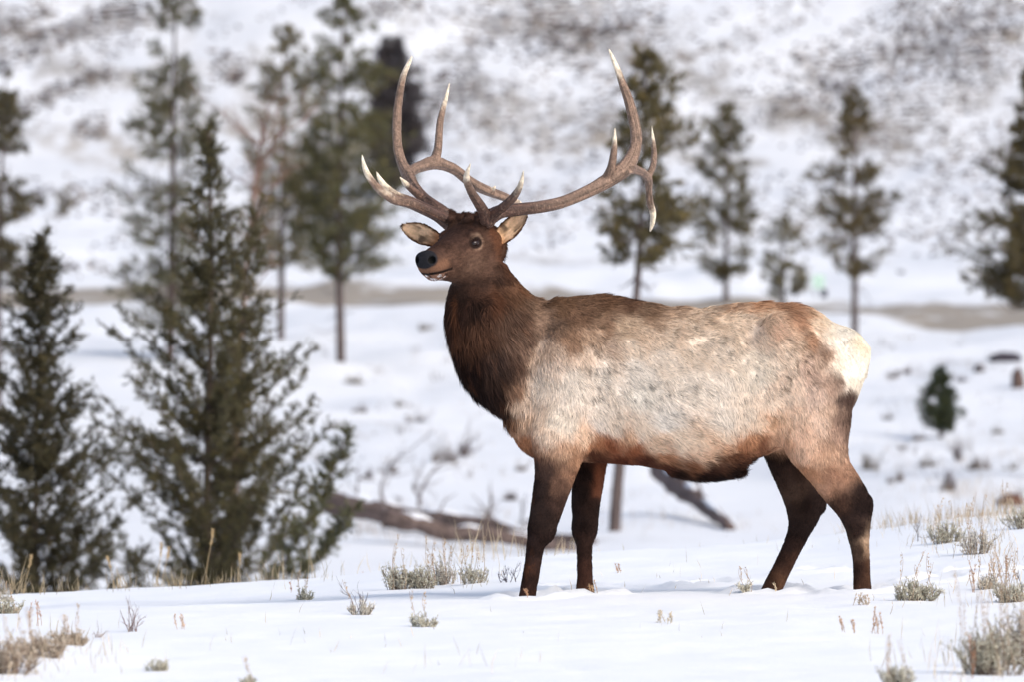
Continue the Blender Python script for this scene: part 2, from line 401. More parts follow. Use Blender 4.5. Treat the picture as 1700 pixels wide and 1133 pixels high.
# neck and mane
column([425, 450, 475, 500, 530, 560, 590, 620, 645, 668, 690], [780, 764, 746, 741, 743, 749, 757, 767, 782, 806, 838], [832, 846, 866, 892, 908, 925, 935, 940, 930, 930, 930],
       [40.00, 40.02, 40.03, 40.02, 40.01, 40, 40, 40, 40, 40, 40], [.085, .10, .112, .128, .14, .152, .165, .17, .165, .15, .12], .04, fade=.05)
# brisket
g.ell((float(ex(893)), 40, float(ez(690))), (.13, .15, .19), .05)
# shoulders, upper arms, haunches (near and far side)
for sy in (-1, 1):
    g.ell((float(ex(945)), 40+sy*.145, float(ez(640))), (.155, .095, .30), .05)
    g.ell((float(ex(930)), 40+sy*.165, float(ez(725))), (.125, .075, .13), .05)
    g.ell((float(ex(1345)), 40+sy*.155, float(ez(640))), (.165, .105, .27), .05)
    g.ell((float(ex(1300)), 40+sy*.20, float(ez(560))), (.12, .06, .12), .07)
# near foreleg
column([700, 740, 762, 780, 810, 840, 865, 885, 905, 930, 960, 985, 1000, 1045], [880, 884, 887, 888, 885, 880, 877, 876, 873, 871, 866, 861, 858, 848], [985, 975, 966, 960, 949, 938, 928, 918, 905, 898, 894, 890, 889, 884],
       39.83, [.09, .088, .08, .072, .062, .054, .05, .048, .042, .037, .036, .042, .046, .05], .03, off=.003)
# far foreleg
column([700, 740, 780, 810, 840, 865, 885, 905, 930, 960, 985, 1000, 1045], [950, 952, 950, 949, 948, 950, 953, 956, 958, 958, 955, 953, 950], [1025, 1015, 1007, 1003, 998, 995, 990, 985, 984, 985, 988, 988, 990],
       40.17, [.085, .08, .07, .062, .054, .05, .048, .042, .037, .036, .042, .046, .05], .03, off=.003)
# near hind leg
column([600, 640, 680, 710, 740, 765, 790, 815, 835, 855, 875, 900, 930, 960, 990, 1040], [1250, 1262, 1278, 1286, 1296, 1312, 1334, 1354, 1370, 1388, 1399, 1407, 1413, 1414, 1413, 1408], [1420, 1417, 1413, 1409, 1405, 1407, 1424, 1439, 1445, 1446, 1443, 1441, 1442, 1443, 1446, 1448],
       [39.86]*4+[39.86, 39.86, 39.85, 39.85, 39.84, 39.84, 39.83, 39.83, 39.83, 39.83, 39.83, 39.83], [.12, .125, .12, .11, .10, .09, .075, .062, .055, .048, .042, .038, .036, .036, .042, .048], .03, off=.003)
# far hind leg
column([640, 700, 740, 765, 790, 815, 835, 850, 870, 895, 925, 955, 985, 1040], [1240, 1250, 1262, 1273, 1283, 1294, 1302, 1307, 1311, 1306, 1293, 1278, 1262, 1235], [1400, 1385, 1355, 1345, 1352, 1364, 1371, 1370, 1360, 1345, 1329, 1314, 1300, 1284],
       40.17, [.11, .105, .10, .09, .075, .062, .056, .05, .044, .038, .036, .036, .042, .048], .03, off=.003)
g.ell((float(ex(901)), 39.83, float(ez(880))), (.060, .050, .062), .03); g.ell((float(ex(971)), 40.17, float(ez(880))), (.058, .050, .062), .03)
g.cone((float(ex(893)), 39.83, float(ez(905))), (float(ex(884)), 39.83, float(ez(960))), .022, .022, .02)
g.ell((float(ex(1438)), 39.84, float(ez(838))), (.022, .026, .045), .02); g.ell((float(ex(1366)), 40.17, float(ez(838))), (.022, .026, .04), .02)
# penile sheath tuft and flank fold
g.ell((float(ex(1175)), 40, float(ez(780))), (.17, .07, .04), .06)
# fore-leg crease (armpit) and flank hollow
g.ell((float(ex(1018)), 39.72, float(ez(735))), (.035, .05, .11), .05, 's')
g.ell((float(ex(1243)), 39.69, float(ez(650))), (.05, .03, .16), .07, 's')
# head
HT = np.array([(-.06, .055, -.15, .10), (0, .088, -.180, .114), (.06, .112, -.200, .120), (.11, .116, -.205, .121), (.18, .098, -.195, .111), (.235, .082, -.172, .104), (.30, .067, -.146, .090), (.36, .055, -.128, .077),
               (.42, .047, -.112, .070), (.46, .042, -.100, .069), (.49, .030, -.082, .060), (.512, .0, -.045, .036)])
uf = np.linspace(HT[0, 0], HT[-1, 0], 120)
def smh(v): v = np.interp(uf, HT[:, 0], v); k_ = np.hanning(11); k_ /= k_.sum(); return np.convolve(np.pad(v, 5, mode='edge'), k_, mode='valid')
ht, hb, hwd = smh(HT[:, 1]), smh(HT[:, 2]), smh(HT[:, 3])
def headf(X, Y, Z):
    x, y, z = X-HO[0], Y-HO[1], Z-HO[2]
    u = HF[0]*x+HF[1]*y+HF[2]*z; v = HL[0]*x+HL[1]*y+HL[2]*z; w_ = HU[0]*x+HU[1]*y+HU[2]*z
    t_ = np.interp(u, uf, ht); b_ = np.interp(u, uf, hb); wd_ = np.interp(u, uf, hwd)
    zc = (t_+b_)/2; h_ = (t_-b_)/2; q = (w_-zc)/h_
    ww = wd_*(1-.20*np.clip(-q, 0, 1)-.04*np.clip(q, 0, 1))
    f = ((np.abs(q)**2.4+(np.abs(v)/ww)**2.4)**(1/2.4)-1)*np.minimum(h_, wd_)
    return np.maximum(f, np.maximum(uf[0]-u, u-uf[-1]))
cs = np.array([hw(a, b_, c) for a in (-.06, .53) for b_ in (-.11, .11) for c in (-.2, .11)])
g.put(headf, cs.min(0), cs.max(0), .03)
for s_ in (-1, 1):
    g.ell(hw(.175, s_*.082, .060), (.055, .024, .022), .02, R=HR)              # brow ridge
    g.ell(hw(.13, s_*.082, -.09), (.085, .038, .08), .03, R=HR)             # cheek
    g.ell(hw(EYE_U+.002, s_*.114, EYE_W), (.034, .020, .0130), .008, 's', R=HR)   # socket
    g.ell(hw(.465, s_*.040, .002), (.035, .028, .032), .012, R=HR)             # nostril flare
    g.cone(hw(.10, s_*.075, .08), hw(.09, s_*.110, .128), .036, .034, .02)      # pedicle
    g.ell(hw(.425, s_*.044, -.045), (.05, .024, .022), .012, R=HR)              # upper lip
g.ell(hw(.483, 0, .000), (.034, .062, .048), .012, R=HR)                       # nose pad
g.ell(hw(.430, 0, -.088), (.045, .036, .022), .012, R=HR)                       # chin
for s_ in (-1, 1):
    g.ell(hw(.505, s_*.043, .006), (.022, .015, .017), .005, 's', R=HR)      # nostril
    g.cone(hw(.475, s_*.064, -.068), hw(.385, s_*.080, -.062), .0055, .0045, .004, 's')   # mouth line
g.cone(hw(.49, -.04, -.064), hw(.49, .04, -.064), .005, .005, .004, 's')
for q_ in range(44):                                                            # curly crown between the antlers
    g.ell(hw(RNG.uniform(.05, .15), RNG.uniform(-.10, .10), .118+RNG.uniform(-.004, .012)), (.017, .017, .013), .008)
# ears: cupped leaves;  tip positions from the photograph
EARS = []
def ear(base, tip, wid, face, sgn):
    base = np.array(base); tip = np.array(tip); ax_ = tip-base; L = np.linalg.norm(ax_); ax_ /= L
    face = np.array(face, float); face -= ax_*(face @ ax_); face /= np.linalg.norm(face); sd = np.cross(ax_, face)
    Rm = np.stack([ax_, sd, face]); EARS.append((base, Rm, L, wid))
    def fn(X, Y, Z):
        x, y, z = X-base[0], Y-base[1], Z-base[2]
        a = Rm[0, 0]*x+Rm[0, 1]*y+Rm[0, 2]*z; b_ = Rm[1, 0]*x+Rm[1, 1]*y+Rm[1, 2]*z; c = Rm[2, 0]*x+Rm[2, 1]*y+Rm[2, 2]*z
        t_ = np.clip(a/L, 0, 1)
        W = wid*np.interp(t_, [0, .15, .4, .6, .8, .93, 1], [.62, .82, 1, .93, .64, .30, .03])
        cup = -.048*(1-t_*.6)*(1-np.clip(np.abs(b_)/W, 0, 1)**2)                # bowl depth
        d1 = np.abs(c-cup)-.0065*(1.2-.4*t_)
        d2 = np.abs(b_)-W
        d = np.maximum(d1, d2*.8)
        return np.maximum(d, np.maximum(-a, a-L))
    m_ = .075
    g.put(fn, np.minimum(base, tip)-m_, np.maximum(base, tip)+m_, .006)
eb = hw(.02, .1, 0); eb[0] = ex(821); eb[2] = ez(403); ear(eb, (float(ex(876)), eb[1]+.03, float(ez(350))), .050, (-.42, -1, -.10), 1)
eb2 = hw(.02, -.1, 0); eb2[0] = ex(729); eb2[2] = ez(399); ear(eb2, (float(ex(663)), eb2[1]+.02, float(ez(373))), .052, (.15, -1, -.12), -1)
g.cone(hw(.02, .07, -.03), eb+(np.array([.0, .045, .0])), .055, .020, .02)
g.cone(hw(.02, -.07, -.02), eb2+(np.array([.0, .045, .0])), .055, .020, .02)
V, Q = g.mesh(); del g
print('elk verts', len(V))

# ---- coat colour by place on the body, shade under the jaw painted in (pixels of the side view -> sRGB)
CP = """740 500 76 47 34;765 492 42 27 21;790 502 46 29 23;745 488 44 28 22;745 545 72 44 31;752 590 52 31 25;770 560 88 56 38;765 625 38 23 20;800 655 34 21 19;785 610 46 28 23;800 540 96 64 46;770 500 66 41 32;790 480 84 55 41;820 640 52 34 29
830 600 74 54 46;830 670 62 40 31;862 560 128 98 80;850 480 106 72 50;885 500 124 96 76;830 450 98 64 44;815 500 92 60 44;845 530 104 76 60;850 640 140 104 80;845 690 128 84 56;880 480 120 86 62
900 540 146 116 94;930 500 128 94 68;1000 492 118 84 60;950 560 150 116 90;900 590 180 152 128;1000 540 156 122 95;1040 500 108 76 56;960 520 132 98 74;1080 520 132 102 78;1120 510 168 138 112;1080 560 190 166 142;1150 520 186 160 134;1010 580 178 152 130
895 640 208 190 170;930 700 204 190 172;1000 620 206 192 176;1060 620 208 196 182;1150 580 196 176 154;1150 640 204 190 174;1200 650 212 198 182;1100 700 218 208 196;1000 700 210 196 182;1200 700 218 204 188;1060 660 214 204 190;945 640 206 192 176
1250 560 204 180 156;1210 508 178 142 112;1250 498 178 130 92;1300 505 166 122 90;1290 550 194 160 132;1330 530 170 126 96;1340 565 166 124 94;1260 620 200 186 168;1215 560 190 168 144;1180 540 184 158 132;1300 640 206 180 156;1350 620 180 150 130;1370 585 148 112 88;1392 625 120 90 74;1404 660 90 66 58;1412 690 92 68 58
1405 720 116 90 78;1395 690 140 112 96;1370 680 184 154 130;1330 720 206 168 138;1360 760 188 148 118;1300 700 208 170 136;1275 700 204 158 120;1380 790 160 118 92;1380 740 176 140 114;1340 780 176 126 90
1348 520 206 172 136;1362 528 240 222 194;1375 545 246 232 210;1400 560 250 240 222;1400 590 248 238 220;1430 600 246 232 206;1420 625 244 232 210;1412 615 242 228 206;1443 590 240 222 194;1430 570 244 228 196
860 705 186 142 108;872 730 176 118 78;885 752 150 98 66;895 765 112 82 68;930 745 186 148 118;930 772 130 98 78;960 755 172 128 96;910 720 206 182 158;955 785 134 94 70;975 725 200 168 138;990 735 170 110 70
1015 735 150 84 48;1050 748 160 92 54;985 762 96 50 30;1030 765 108 54 32;1065 772 96 48 30;1100 758 186 130 90;1100 776 96 50 32;1120 788 42 24 20;1140 772 150 96 62;1160 782 70 38 28;1150 795 30 18 17;1185 792 28 17 17;1180 772 100 58 38;1215 782 30 18 18;1210 764 110 66 42;1150 752 202 166 136;1200 742 196 150 114;1230 752 112 64 40;1245 735 170 112 74;1265 740 140 88 60;1245 768 52 32 27;1060 715 212 192 170;1120 735 212 190 166;1015 700 204 184 162;1040 728 190 150 116;1090 740 206 176 146;1150 742 210 186 160;1200 728 210 186 160;1240 712 208 184 160;1262 700 206 178 150;1290 742 196 150 114;1320 690 206 174 146;1280 670 206 184 162;1240 690 208 190 170;1170 752 204 168 136
1310 660 206 180 156;1000 680 206 190 172;1250 730 184 132 92;1225 742 176 118 78;880 700 196 160 128;900 700 204 178 152;1360 540 224 196 164;1386 575 246 234 214;1396 600 244 230 206;1408 622 246 234 214;1420 600 250 240 222;1436 605 246 236 216
1050 575 200 180 158;1100 590 206 190 172;1130 555 190 166 142;1200 585 204 186 166;1250 600 204 188 168;1300 590 200 176 152;1340 600 190 160 138;1150 545 190 168 144;1200 545 188 164 138;1040 545 174 148 122;1090 535 158 130 106;980 590 188 164 142;1010 600 198 178 158
1375 640 172 142 122;1350 660 196 168 148;1390 720 168 136 116;1300 760 196 152 118;1335 750 202 164 134;1060 555 184 158 132;1100 560 194 172 148;1170 560 204 184 162;1230 540 198 174 148;1270 530 196 166 136;1320 570 190 162 136;980 560 172 142 116;1360 600 176 148 126;1360 700 200 170 146;870 660 196 170 146;850 600 112 82 66;905 610 196 174 154"""
NEARF = "900 780 84 62 54;945 780 142 104 80;930 800 108 78 62;895 810 56 41 37;930 830 72 50 42;900 850 50 35 31;890 900 50 33 29;880 950 60 38 31;875 995 74 46 36"
FARF = "975 790 44 27 22;1000 790 130 72 42;1003 815 128 74 48;965 820 42 27 23;985 850 52 34 28;965 860 42 27 24;965 900 58 37 30;970 960 72 44 34;970 995 88 58 42"  # bright points on the right edge paint sunlight onto the far foreleg
NEARH = "1395 790 134 98 78;1360 810 150 106 78;1420 800 52 36 32;1388 835 84 58 46;1430 840 46 31 28;1410 860 52 35 30;1425 880 50 33 29;1428 905 58 38 32;1436 896 172 142 114;1437 904 160 128 100;1425 940 64 42 33;1440 940 104 70 50;1430 985 86 56 42"  # lighter lower right edge has sunlight painted into the coat
FARH = "1285 775 60 41 34;1310 790 74 52 42;1320 820 82 60 48;1350 840 48 32 28;1315 850 60 42 35;1330 880 46 31 27;1310 920 54 35 29;1320 935 84 54 40;1285 970 74 48 36;1300 970 118 80 56"  # paler right edge low on the leg is painted sunlight
def parse(s):
    r = np.array([[float(q) for q in e.split()] for e in s.replace('\n', ';').split(';') if e.strip()]); return r[:, :2], lin(r[:, 2:])
def rbf(P, pts, cols, sig=13.0):
    out = np.zeros((len(P), 3))
    for s0 in range(0, len(P), 20000):
        q = P[s0:s0+20000]; d2 = ((q[:, None, :]-pts[None])**2).sum(-1)
        wt = 1/(d2+sig*sig)**2.6; wt /= wt.sum(1)[:, None]; out[s0:s0+20000] = wt @ cols
    return out
def sstep(a, b, x): t_ = np.clip((x-a)/(b-a), 0, 1); return t_*t_*(3-2*t_)
BASEP = parse(CP); LEGP = [parse(s) for s in (NEARF, FARF, NEARH, FARH)]
def mix(a, b, f): return a*(1-f[:, None])+np.asarray(b)*f[:, None]
def coat(P):
    x, y, z = P[:, 0], P[:, 1], P[:, 2]
    px = x/S40+850; py = 566.5-(z-CAMZ)/S40
    far = sstep(39.97, 40.03, y)
    wx = px+7*vnoise(x*14, y*14, z*14, 41)+4*vnoise(x*40, y*40, z*40, 42); wy = py+7*vnoise(x*14, y*14, z*14, 43)+4*vnoise(x*40, y*40, z*40, 44)
    Wp = np.stack([wx, wy], -1)
    c = rbf(Wp, *BASEP)
    NF, FF, NH, FH = [rbf(np.stack([px+2*vnoise(x*30, y*30, z*30, 45), wy], -1), *q, sig=9) for q in LEGP]
    fr = mix(NF, FF, far); hd = mix(NH, FH, far)
    # far side legs start higher
    lf = sstep(758, 790, wy+.25*(930-px))*(1-far)+sstep(745, 765, wy)*far
    lh = (sstep(790, 825, wy+.55*(px-1400)))*(1-far)+sstep(738, 762, wy)*far
    c = np.where((px < 1120)[:, None], mix(c, fr, lf*(px < 1030)), mix(c, hd, lh*(px > 1262)))
    # dark ticking in the grey flank and along the back
    tk = sstep(.25, .75, vnoise(x*55, y*30, z*38, 46))*sstep(.0, .5, vnoise(x*7, y*7, z*7, 47)+.15)
    reg = sstep(880, 1000, px)*(1-sstep(1330, 1390, px))*(1-sstep(700, 740, py))
    c = c*(1-.5*(tk*reg)[:, None])
    # rust fringe behind the elbow etc. stays with the map; head next
    h = tohead(P); u, v, w_ = h[:, 0], h[:, 1], h[:, 2]
    hn = vnoise(x*60, y*60, z*60, 48); wn = .03*vnoise(x*22, y*22, z*22, 50)
    inh = sstep(-.06, .10, u+.30*(w_+.05)+wn)*(1-sstep(.15, .24, np.abs(v)))*sstep(-.240, -.175, w_+.5*wn+.35*np.clip(u-.2, 0, .2))
    base = lin((96, 68, 54))[None, :]*(1+.15*hn)[:, None]
    up = sstep(.0, .06, w_)
    base = mix(base, lin((70, 47, 39)), up*sstep(.08, .2, u)*.85)                      # forehead and bridge
    base = mix(base, lin((112, 66, 38)), sstep(.13, .04, u)*.7)                          # rusty behind the eye
    base = mix(base, lin((54, 33, 27)), sstep(.055, .085, w_)*sstep(.14, .08, u)*.75)     # dark curls
    base = mix(base, lin((112, 84, 68)), sstep(.10, .0, np.hypot((u-.24)/1.3, w_+.08))*.75)   # greyer cheek
    base = mix(base, lin((58, 38, 30)), sstep(-.14, -.19, w_)*.8)
    de = np.hypot((u-EYE_U)*.9, (w_-EYE_W-.004))
    ring = sstep(.050, .034, de+.006*hn)*sstep(.055, .075, np.abs(v))*np.clip(.10+.9*np.abs(w_-EYE_W)/.035-(u-EYE_U)*14, 0, 1)
    base = mix(base, lin((178, 146, 122)), ring*.40)    # pale eye ring
    base = mix(base, lin((48, 32, 28)), sstep(.036, .029, np.hypot((u-EYE_U-.004)*.74, (w_-EYE_W)*1.15))*sstep(.055, .075, np.abs(v)))
    base = mix(base, lin((62, 41, 34)), sstep(.018, .006, np.abs(w_-EYE_W+.0+.1*(u-.23)))*sstep(.225, .245, u)*sstep(.33, .28, u)*.7)
    base = mix(base, lin((134, 94, 70)), sstep(.38, .43, u)*sstep(.012, -.02, w_)*sstep(-.062, -.05, w_)*.85)   # tan upper lip
    ch = sstep(.385, .41, u)*sstep(-.064, -.070, w_)*sstep(-.125, -.10, w_)
    base = mix(base, lin((150, 108, 86)), ch*.8)
    base = mix(base, lin((238, 236, 236)), ch*sstep(.30, .5, vnoise(x*95, y*95, z*95, 71)-.02)*.8)
    base = mix(base, lin((30, 22, 22)), ch*sstep(.1, .4, vnoise(x*90, y*90, z*90, 72)-.05)*.8)  # pale snowy chin
    dn = np.sqrt(((u-.494)/.046)**2+(v/.066)**2+((w_-.006)/.047)**2)
    base = mix(base, lin((46, 46, 52)), sstep(1.06, .94, dn))
    dnn = np.sqrt(((u-.505)/.026)**2+((np.abs(v)-.044)/.019)**2+((w_-.006)/.019)**2)
    base = mix(base, lin((8, 8, 9)), sstep(1.1, .85, dnn))
    base = mix(base, lin((22, 14, 13)), sstep(.0085, .005, np.abs(w_+.065))*sstep(.37, .38, u)*.9)
    base = base*.92*(1+.30*vnoise(u*55, v*170, w_*170, 73)*sstep(.44, .40, u))[:, None]
    c = mix(c, 0, inh)+base*inh[:, None]
    # ears
    for b0, Rm, L, wd in EARS:
        q = (P-b0) @ Rm.T; a_, s_, f_ = q[:, 0], q[:, 1], q[:, 2]
        t_ = a_/L; W = wd*np.interp(t_, [0, .15, .4, .6, .8, .93, 1], [.62, .82, 1, .93, .64, .30, .03])
        cup = -.048*(1-t_*.6)*(1-np.clip(np.abs(s_)/W, 0, 1)**2)
        inside = (t_ > .02)*(t_ < 1.05)*(np.abs(s_) < W+.01)*(np.abs(f_-cup) < .02)
        front = sstep(-.002, .003, f_-cup)
        rim = sstep(.66, .95, np.abs(s_)/(W+1e-4)+.12*vnoise(x*60, y*60, z*60, 74))
        inner = mix(np.tile(lin((206, 168, 128)), (len(P), 1)), lin((172, 118, 76)), sstep(.35, .05, t_))
        inner = inner*(1+.25*vnoise(a_*30, s_*120, 0, 75))[:, None]
        inner = mix(inner, lin((96, 80, 70)), sstep(.3, .9, vnoise(a_*34, s_*85, 0, 49)+.35)*sstep(.85, .45, t_)*sstep(.25, .4, t_)*.8)
        inner = mix(inner, lin((84, 50, 34)), np.maximum(rim, sstep(.90, .97, t_)))
        ecol = mix(np.tile(lin((98, 62, 42)), (len(P), 1)), 0, front)+inner*front[:, None]
        c = mix(c, 0, inside*1.0)+ecol*(inside*1.0)[:, None]
    lm = c.mean(1, keepdims=True); c = lm+(c-lm)*(.88-.14*sstep(.2, .5, lm))
    c = c*np.clip(.62+1.9*lm, .62, 1.36); mx_ = c.max(1, keepdims=True); c = c*np.minimum(1, .80/np.maximum(mx_, 1e-6))
    return np.clip(c, 0.004, .93)

body = new_mesh('body', V-ELOC, Q, None, M_SKIN, elk, coat(V))

# ---- fur: short lifted hairs over the whole coat, long ones on the neck
me = body.data
nv = np.zeros(len(V)*3, dtype=np.float32); me.vertices.foreach_get('normal', nv); nv = nv.reshape(-1, 3)
fa = V[Q]; area = .5*np.linalg.norm(np.cross(fa[:, 2]-fa[:, 0], fa[:, 3]-fa[:, 1]), axis=1); fc = fa.mean(1)
def hairlen(P):
    px = P[:, 0]/S40+850; py = 566.5-(P[:, 2]-CAMZ)/S40
    L = np.full(len(P), .034)
    mane = sstep(900, 840, px)*sstep(470, 530, py)*sstep(720, 690, py)
    L = L*(1-mane)+.095*mane
    leg = sstep(750, 800, py); L = L*(1-leg)+.020*leg
    bel = sstep(745, 775, py)*sstep(1080, 1130, px)*sstep(1255, 1240, px); L = L+.035*bel
    L = L+.05*np.exp(-((px-900)/16)**2-((py-488)/16)**2)+.022*sstep(530, 505, py)*sstep(930, 960, px)*(1+vnoise(px/14, 0, 0, 76))
    L = L-.016*sstep(1350, 1400, px)*sstep(660, 620, py)
    h = tohead(P); inh = sstep(-.10, .02, h[:, 0])*(1-sstep(.12, .16, np.abs(h[:, 1])))*sstep(-.3, -.2, h[:, 2])
    L = L*(1-inh)+.013*inh
    cr = inh*sstep(.07, .09, h[:, 2])*sstep(.14, .1, h[:, 0]); L = L+.015*cr
    nose = (h[:, 0] > .445)*(h[:, 2] > -.035)*inh; L = L*(1-nose)
    eyez = (np.linalg.norm(h-np.array([EYE_U, EYE_V, EYE_W]), axis=1) < .036) | (np.linalg.norm(h-np.array([EYE_U, -EYE_V, EYE_W]), axis=1) < .036); L = L*(1-eyez)
    mouth = (np.abs(h[:, 2]+.065) < .012)*(h[:, 0] > .36)*inh; L = L*(1-mouth)
    for b0, Rm, Le, wd in EARS:
        q = (P-b0) @ Rm.T; i_ = (q[:, 0] > Le*.05)*(q[:, 0] < Le*1.1)*(np.abs(q[:, 1]) < wd*1.1)*(np.abs(q[:, 2]) < .05)
        L = np.where(i_, .011, L)
    return L
def flow(P):
    """growth direction: back and down, straight down on legs and mane, round the haunch"""
    px = P[:, 0]/S40+850; py = 566.5-(P[:, 2]-CAMZ)/S40
    pts = np.array([(740, 500), (760, 600), (800, 560), (850, 500), (900, 480), (870, 620), (900, 700), (950, 560), (1000, 500), (1050, 600), (1000, 720), (1100, 500), (1150, 600), (1150, 740), (1200, 500), (1250, 560), (1240, 680), (1300, 520), (1320, 620), (1350, 720), (1400, 600), (1400, 700), (900, 850), (970, 850), (1430, 900), (1310, 880), (1430, 560)], float)
    ang = np.radians([-95, -75, -70, -50, 5, -75, -95, -55, -8, -35, -60, -8, -35, -20, -5, -35, -70, -18, -45, -75, -62, -85, -95, -90, -90, -110, -50])
    v2 = np.stack([np.cos(ang), np.sin(ang), np.zeros(len(ang))], -1)
    d = rbf(np.stack([px, py], -1), pts, v2, 30)
    out = np.zeros((len(P), 3)); out[:, 0] = d[:, 0]; out[:, 2] = d[:, 1]
    h = tohead(P); inh = sstep(-.12, .02, h[:, 0])*(1-sstep(.12, .16, np.abs(h[:, 1])))*sstep(-.3, -.2, h[:, 2])
    out = mix(out, -HF*.9-HU*.25, inh)
    for b0, Rm, Le, wd in EARS:
        q = (P-b0) @ Rm.T; i_ = (q[:, 0] > Le*.05)*(np.abs(q[:, 1]) < wd*1.1)*(np.abs(q[:, 2]) < .05)
        out = np.where(i_[:, None], Rm[0][None], out)
    return out
Lf = hairlen(fc)
dens = area*np.where(Lf <= .001, 0, np.clip(.030/np.maximum(Lf, .01), .7, 2.2))*np.where(fc[:, 2] < -.05, 0, 1)*np.where(fc[:, 1] > 40.12, .45, 1)
NH_ = 420000
pick = RNG.choice(len(Q), NH_, p=dens/dens.sum())
a_, b_ = RNG.random((2, NH_, 1)); fq = V[Q[pick]]; nq = nv[Q[pick]]
def bil(F): return (F[:, 0]*(1-a_)*(1-b_)+F[:, 1]*a_*(1-b_)+F[:, 2]*a_*b_+F[:, 3]*(1-a_)*b_)
P0 = bil(fq); N0 = bil(nq); N0 /= np.linalg.norm(N0, axis=1)[:, None]
L = hairlen(P0)*RNG.uniform(.65, 1.2, NH_)
Fd = flow(P0)
x, y, z = P0.T
clump = .50
Fd = Fd+clump*np.stack([vnoise(x*26, y*26, z*26, 51), vnoise(x*26, y*26, z*26, 52), vnoise(x*26, y*26, z*26, 53)], -1)+.25*np.stack([vnoise(x*70, y*70, z*70, 54), vnoise(x*70, y*70, z*70, 55), vnoise(x*70, y*70, z*70, 56)], -1)+.10*RNG.normal(size=(NH_, 3))
Fd -= N0*(Fd*N0).sum(1)[:, None]; Fd /= np.linalg.norm(Fd, axis=1)[:, None]+1e-9
pxh = P0[:, 0]/S40+850; pyh = 566.5-(P0[:, 2]-CAMZ)/S40
lift = .34+.22*vnoise(x*20, y*20, z*20, 57)+.08*RNG.normal(size=NH_)
lift = lift+.9*np.exp(-((pxh-898)/16)**2-((pyh-480)/22)**2)
lift = np.clip(lift, .08, 1.1)[:, None]
d0 = Fd+N0*lift*1.1; d0 /= np.linalg.norm(d0, axis=1)[:, None]
d1 = Fd+N0*lift*.35+np.array([0, 0, -.12]); d1 /= np.linalg.norm(d1, axis=1)[:, None]
Lc = L[:, None]; P0 = P0-N0*.003
P1 = P0+d0*Lc*.45; P2 = P1+d1*Lc*.55
sd = np.cross(Fd, N0); tw_ = RNG.normal(scale=.55, size=(NH_, 1)); sd = sd*np.cos(tw_)+N0*np.sin(tw_)
W_ = (np.clip(.0019+.018*L, .0014, .0034)*RNG.uniform(.7, 1.3, NH_))[:, None]
hv = np.stack([P0-sd*W_*.5, P0+sd*W_*.5, P1+sd*W_*.42, P1-sd*W_*.42, P2], 1).reshape(-1, 3)
bb = np.arange(NH_)*5
hq = np.stack([bb, bb+1, bb+2, bb+3], -1); htr = np.stack([bb+3, bb+2, bb+4], -1)
hc = coat(P0+N0*.003); lum = hc.mean(1)
streak = 1+.20*vnoise(x*38, y*38, z*38, 58)+.16*vnoise(x*90, y*90, z*90, 60)+.15*RNG.normal(size=NH_)
hc = hc*np.clip(streak, .45, 1.5)[:, None]
dark = (RNG.random(NH_) < .10*sstep(.15, .35, lum)*sstep(1375, 1330, pxh))
hc = np.where(dark[:, None], hc*.5, hc)
# warm undercoat shows in the dark mane as rusty streaks
ru = sstep(.2, .8, vnoise(x*30, y*30, z*12, 59))*sstep(930, 880, pxh)*sstep(430, 500, pyh)*(lum < .12)
hc = hc*(1-ru[:, None]*.35)+lin((112, 70, 46))*ru[:, None]*.35
hcv = np.repeat(hc, 5, axis=0).reshape(NH_, 5, 3); hcv[:, :2] *= .86; hcv[:, 4] *= 1.08
mx_ = hcv.max(-1, keepdims=True); hcv = hcv*np.minimum(1, .83/np.maximum(mx_, 1e-6)); hcv = np.clip(hcv, .003, .93).reshape(-1, 3)
new_mesh('fur', hv-ELOC, hq, htr, M_FUR, elk, hcv)
del hv, hcv

# ---- eyes
m = D.materials.new('eye'); m.use_nodes = True; p = m.node_tree.nodes['Principled BSDF']
tcn = m.node_tree.nodes.new('ShaderNodeTexNoise'); tcn.inputs['Scale'].default_value = 30
rp = m.node_tree.nodes.new('ShaderNodeValToRGB'); rp.color_ramp.elements[0].color = (.006, .004, .005, 1); rp.color_ramp.elements[1].color = (.028, .014, .012, 1)
m.node_tree.links.new(tcn.outputs[0], rp.inputs[0]); m.node_tree.links.new(rp.outputs[0], p.inputs['Base Color'])
p.inputs['Roughness'].default_value = .16; p.inputs['Coat Weight'].default_value = .15; p.inputs['Specular IOR Level'].default_value = .35
import bmesh
for s_ in (1, -1):
    bm = bmesh.new(); bmesh.ops.create_uvsphere(bm, u_segments=28, v_segments=18, radius=1)
    me_ = D.meshes.new('eye'); bm.to_mesh(me_); bm.free(); me_.materials.append(m)
    for pl in me_.polygons: pl.use_smooth = True
    o = D.objects.new('eye', me_); COL.objects.link(o); o.parent = elk
    from mathutils import Matrix
    Mx = Matrix([[HF[0], HL[0], HU[0]], [HF[1], HL[1], HU[1]], [HF[2], HL[2], HU[2]]]).to_4x4()
    c_ = hw(EYE_U+.001, s_*.0905, EYE_W)-ELOC
    o.matrix_local = Matrix.Translation(Vector(c_)) @ Mx @ Matrix.Diagonal((.0275, .0215, .0175, 1))

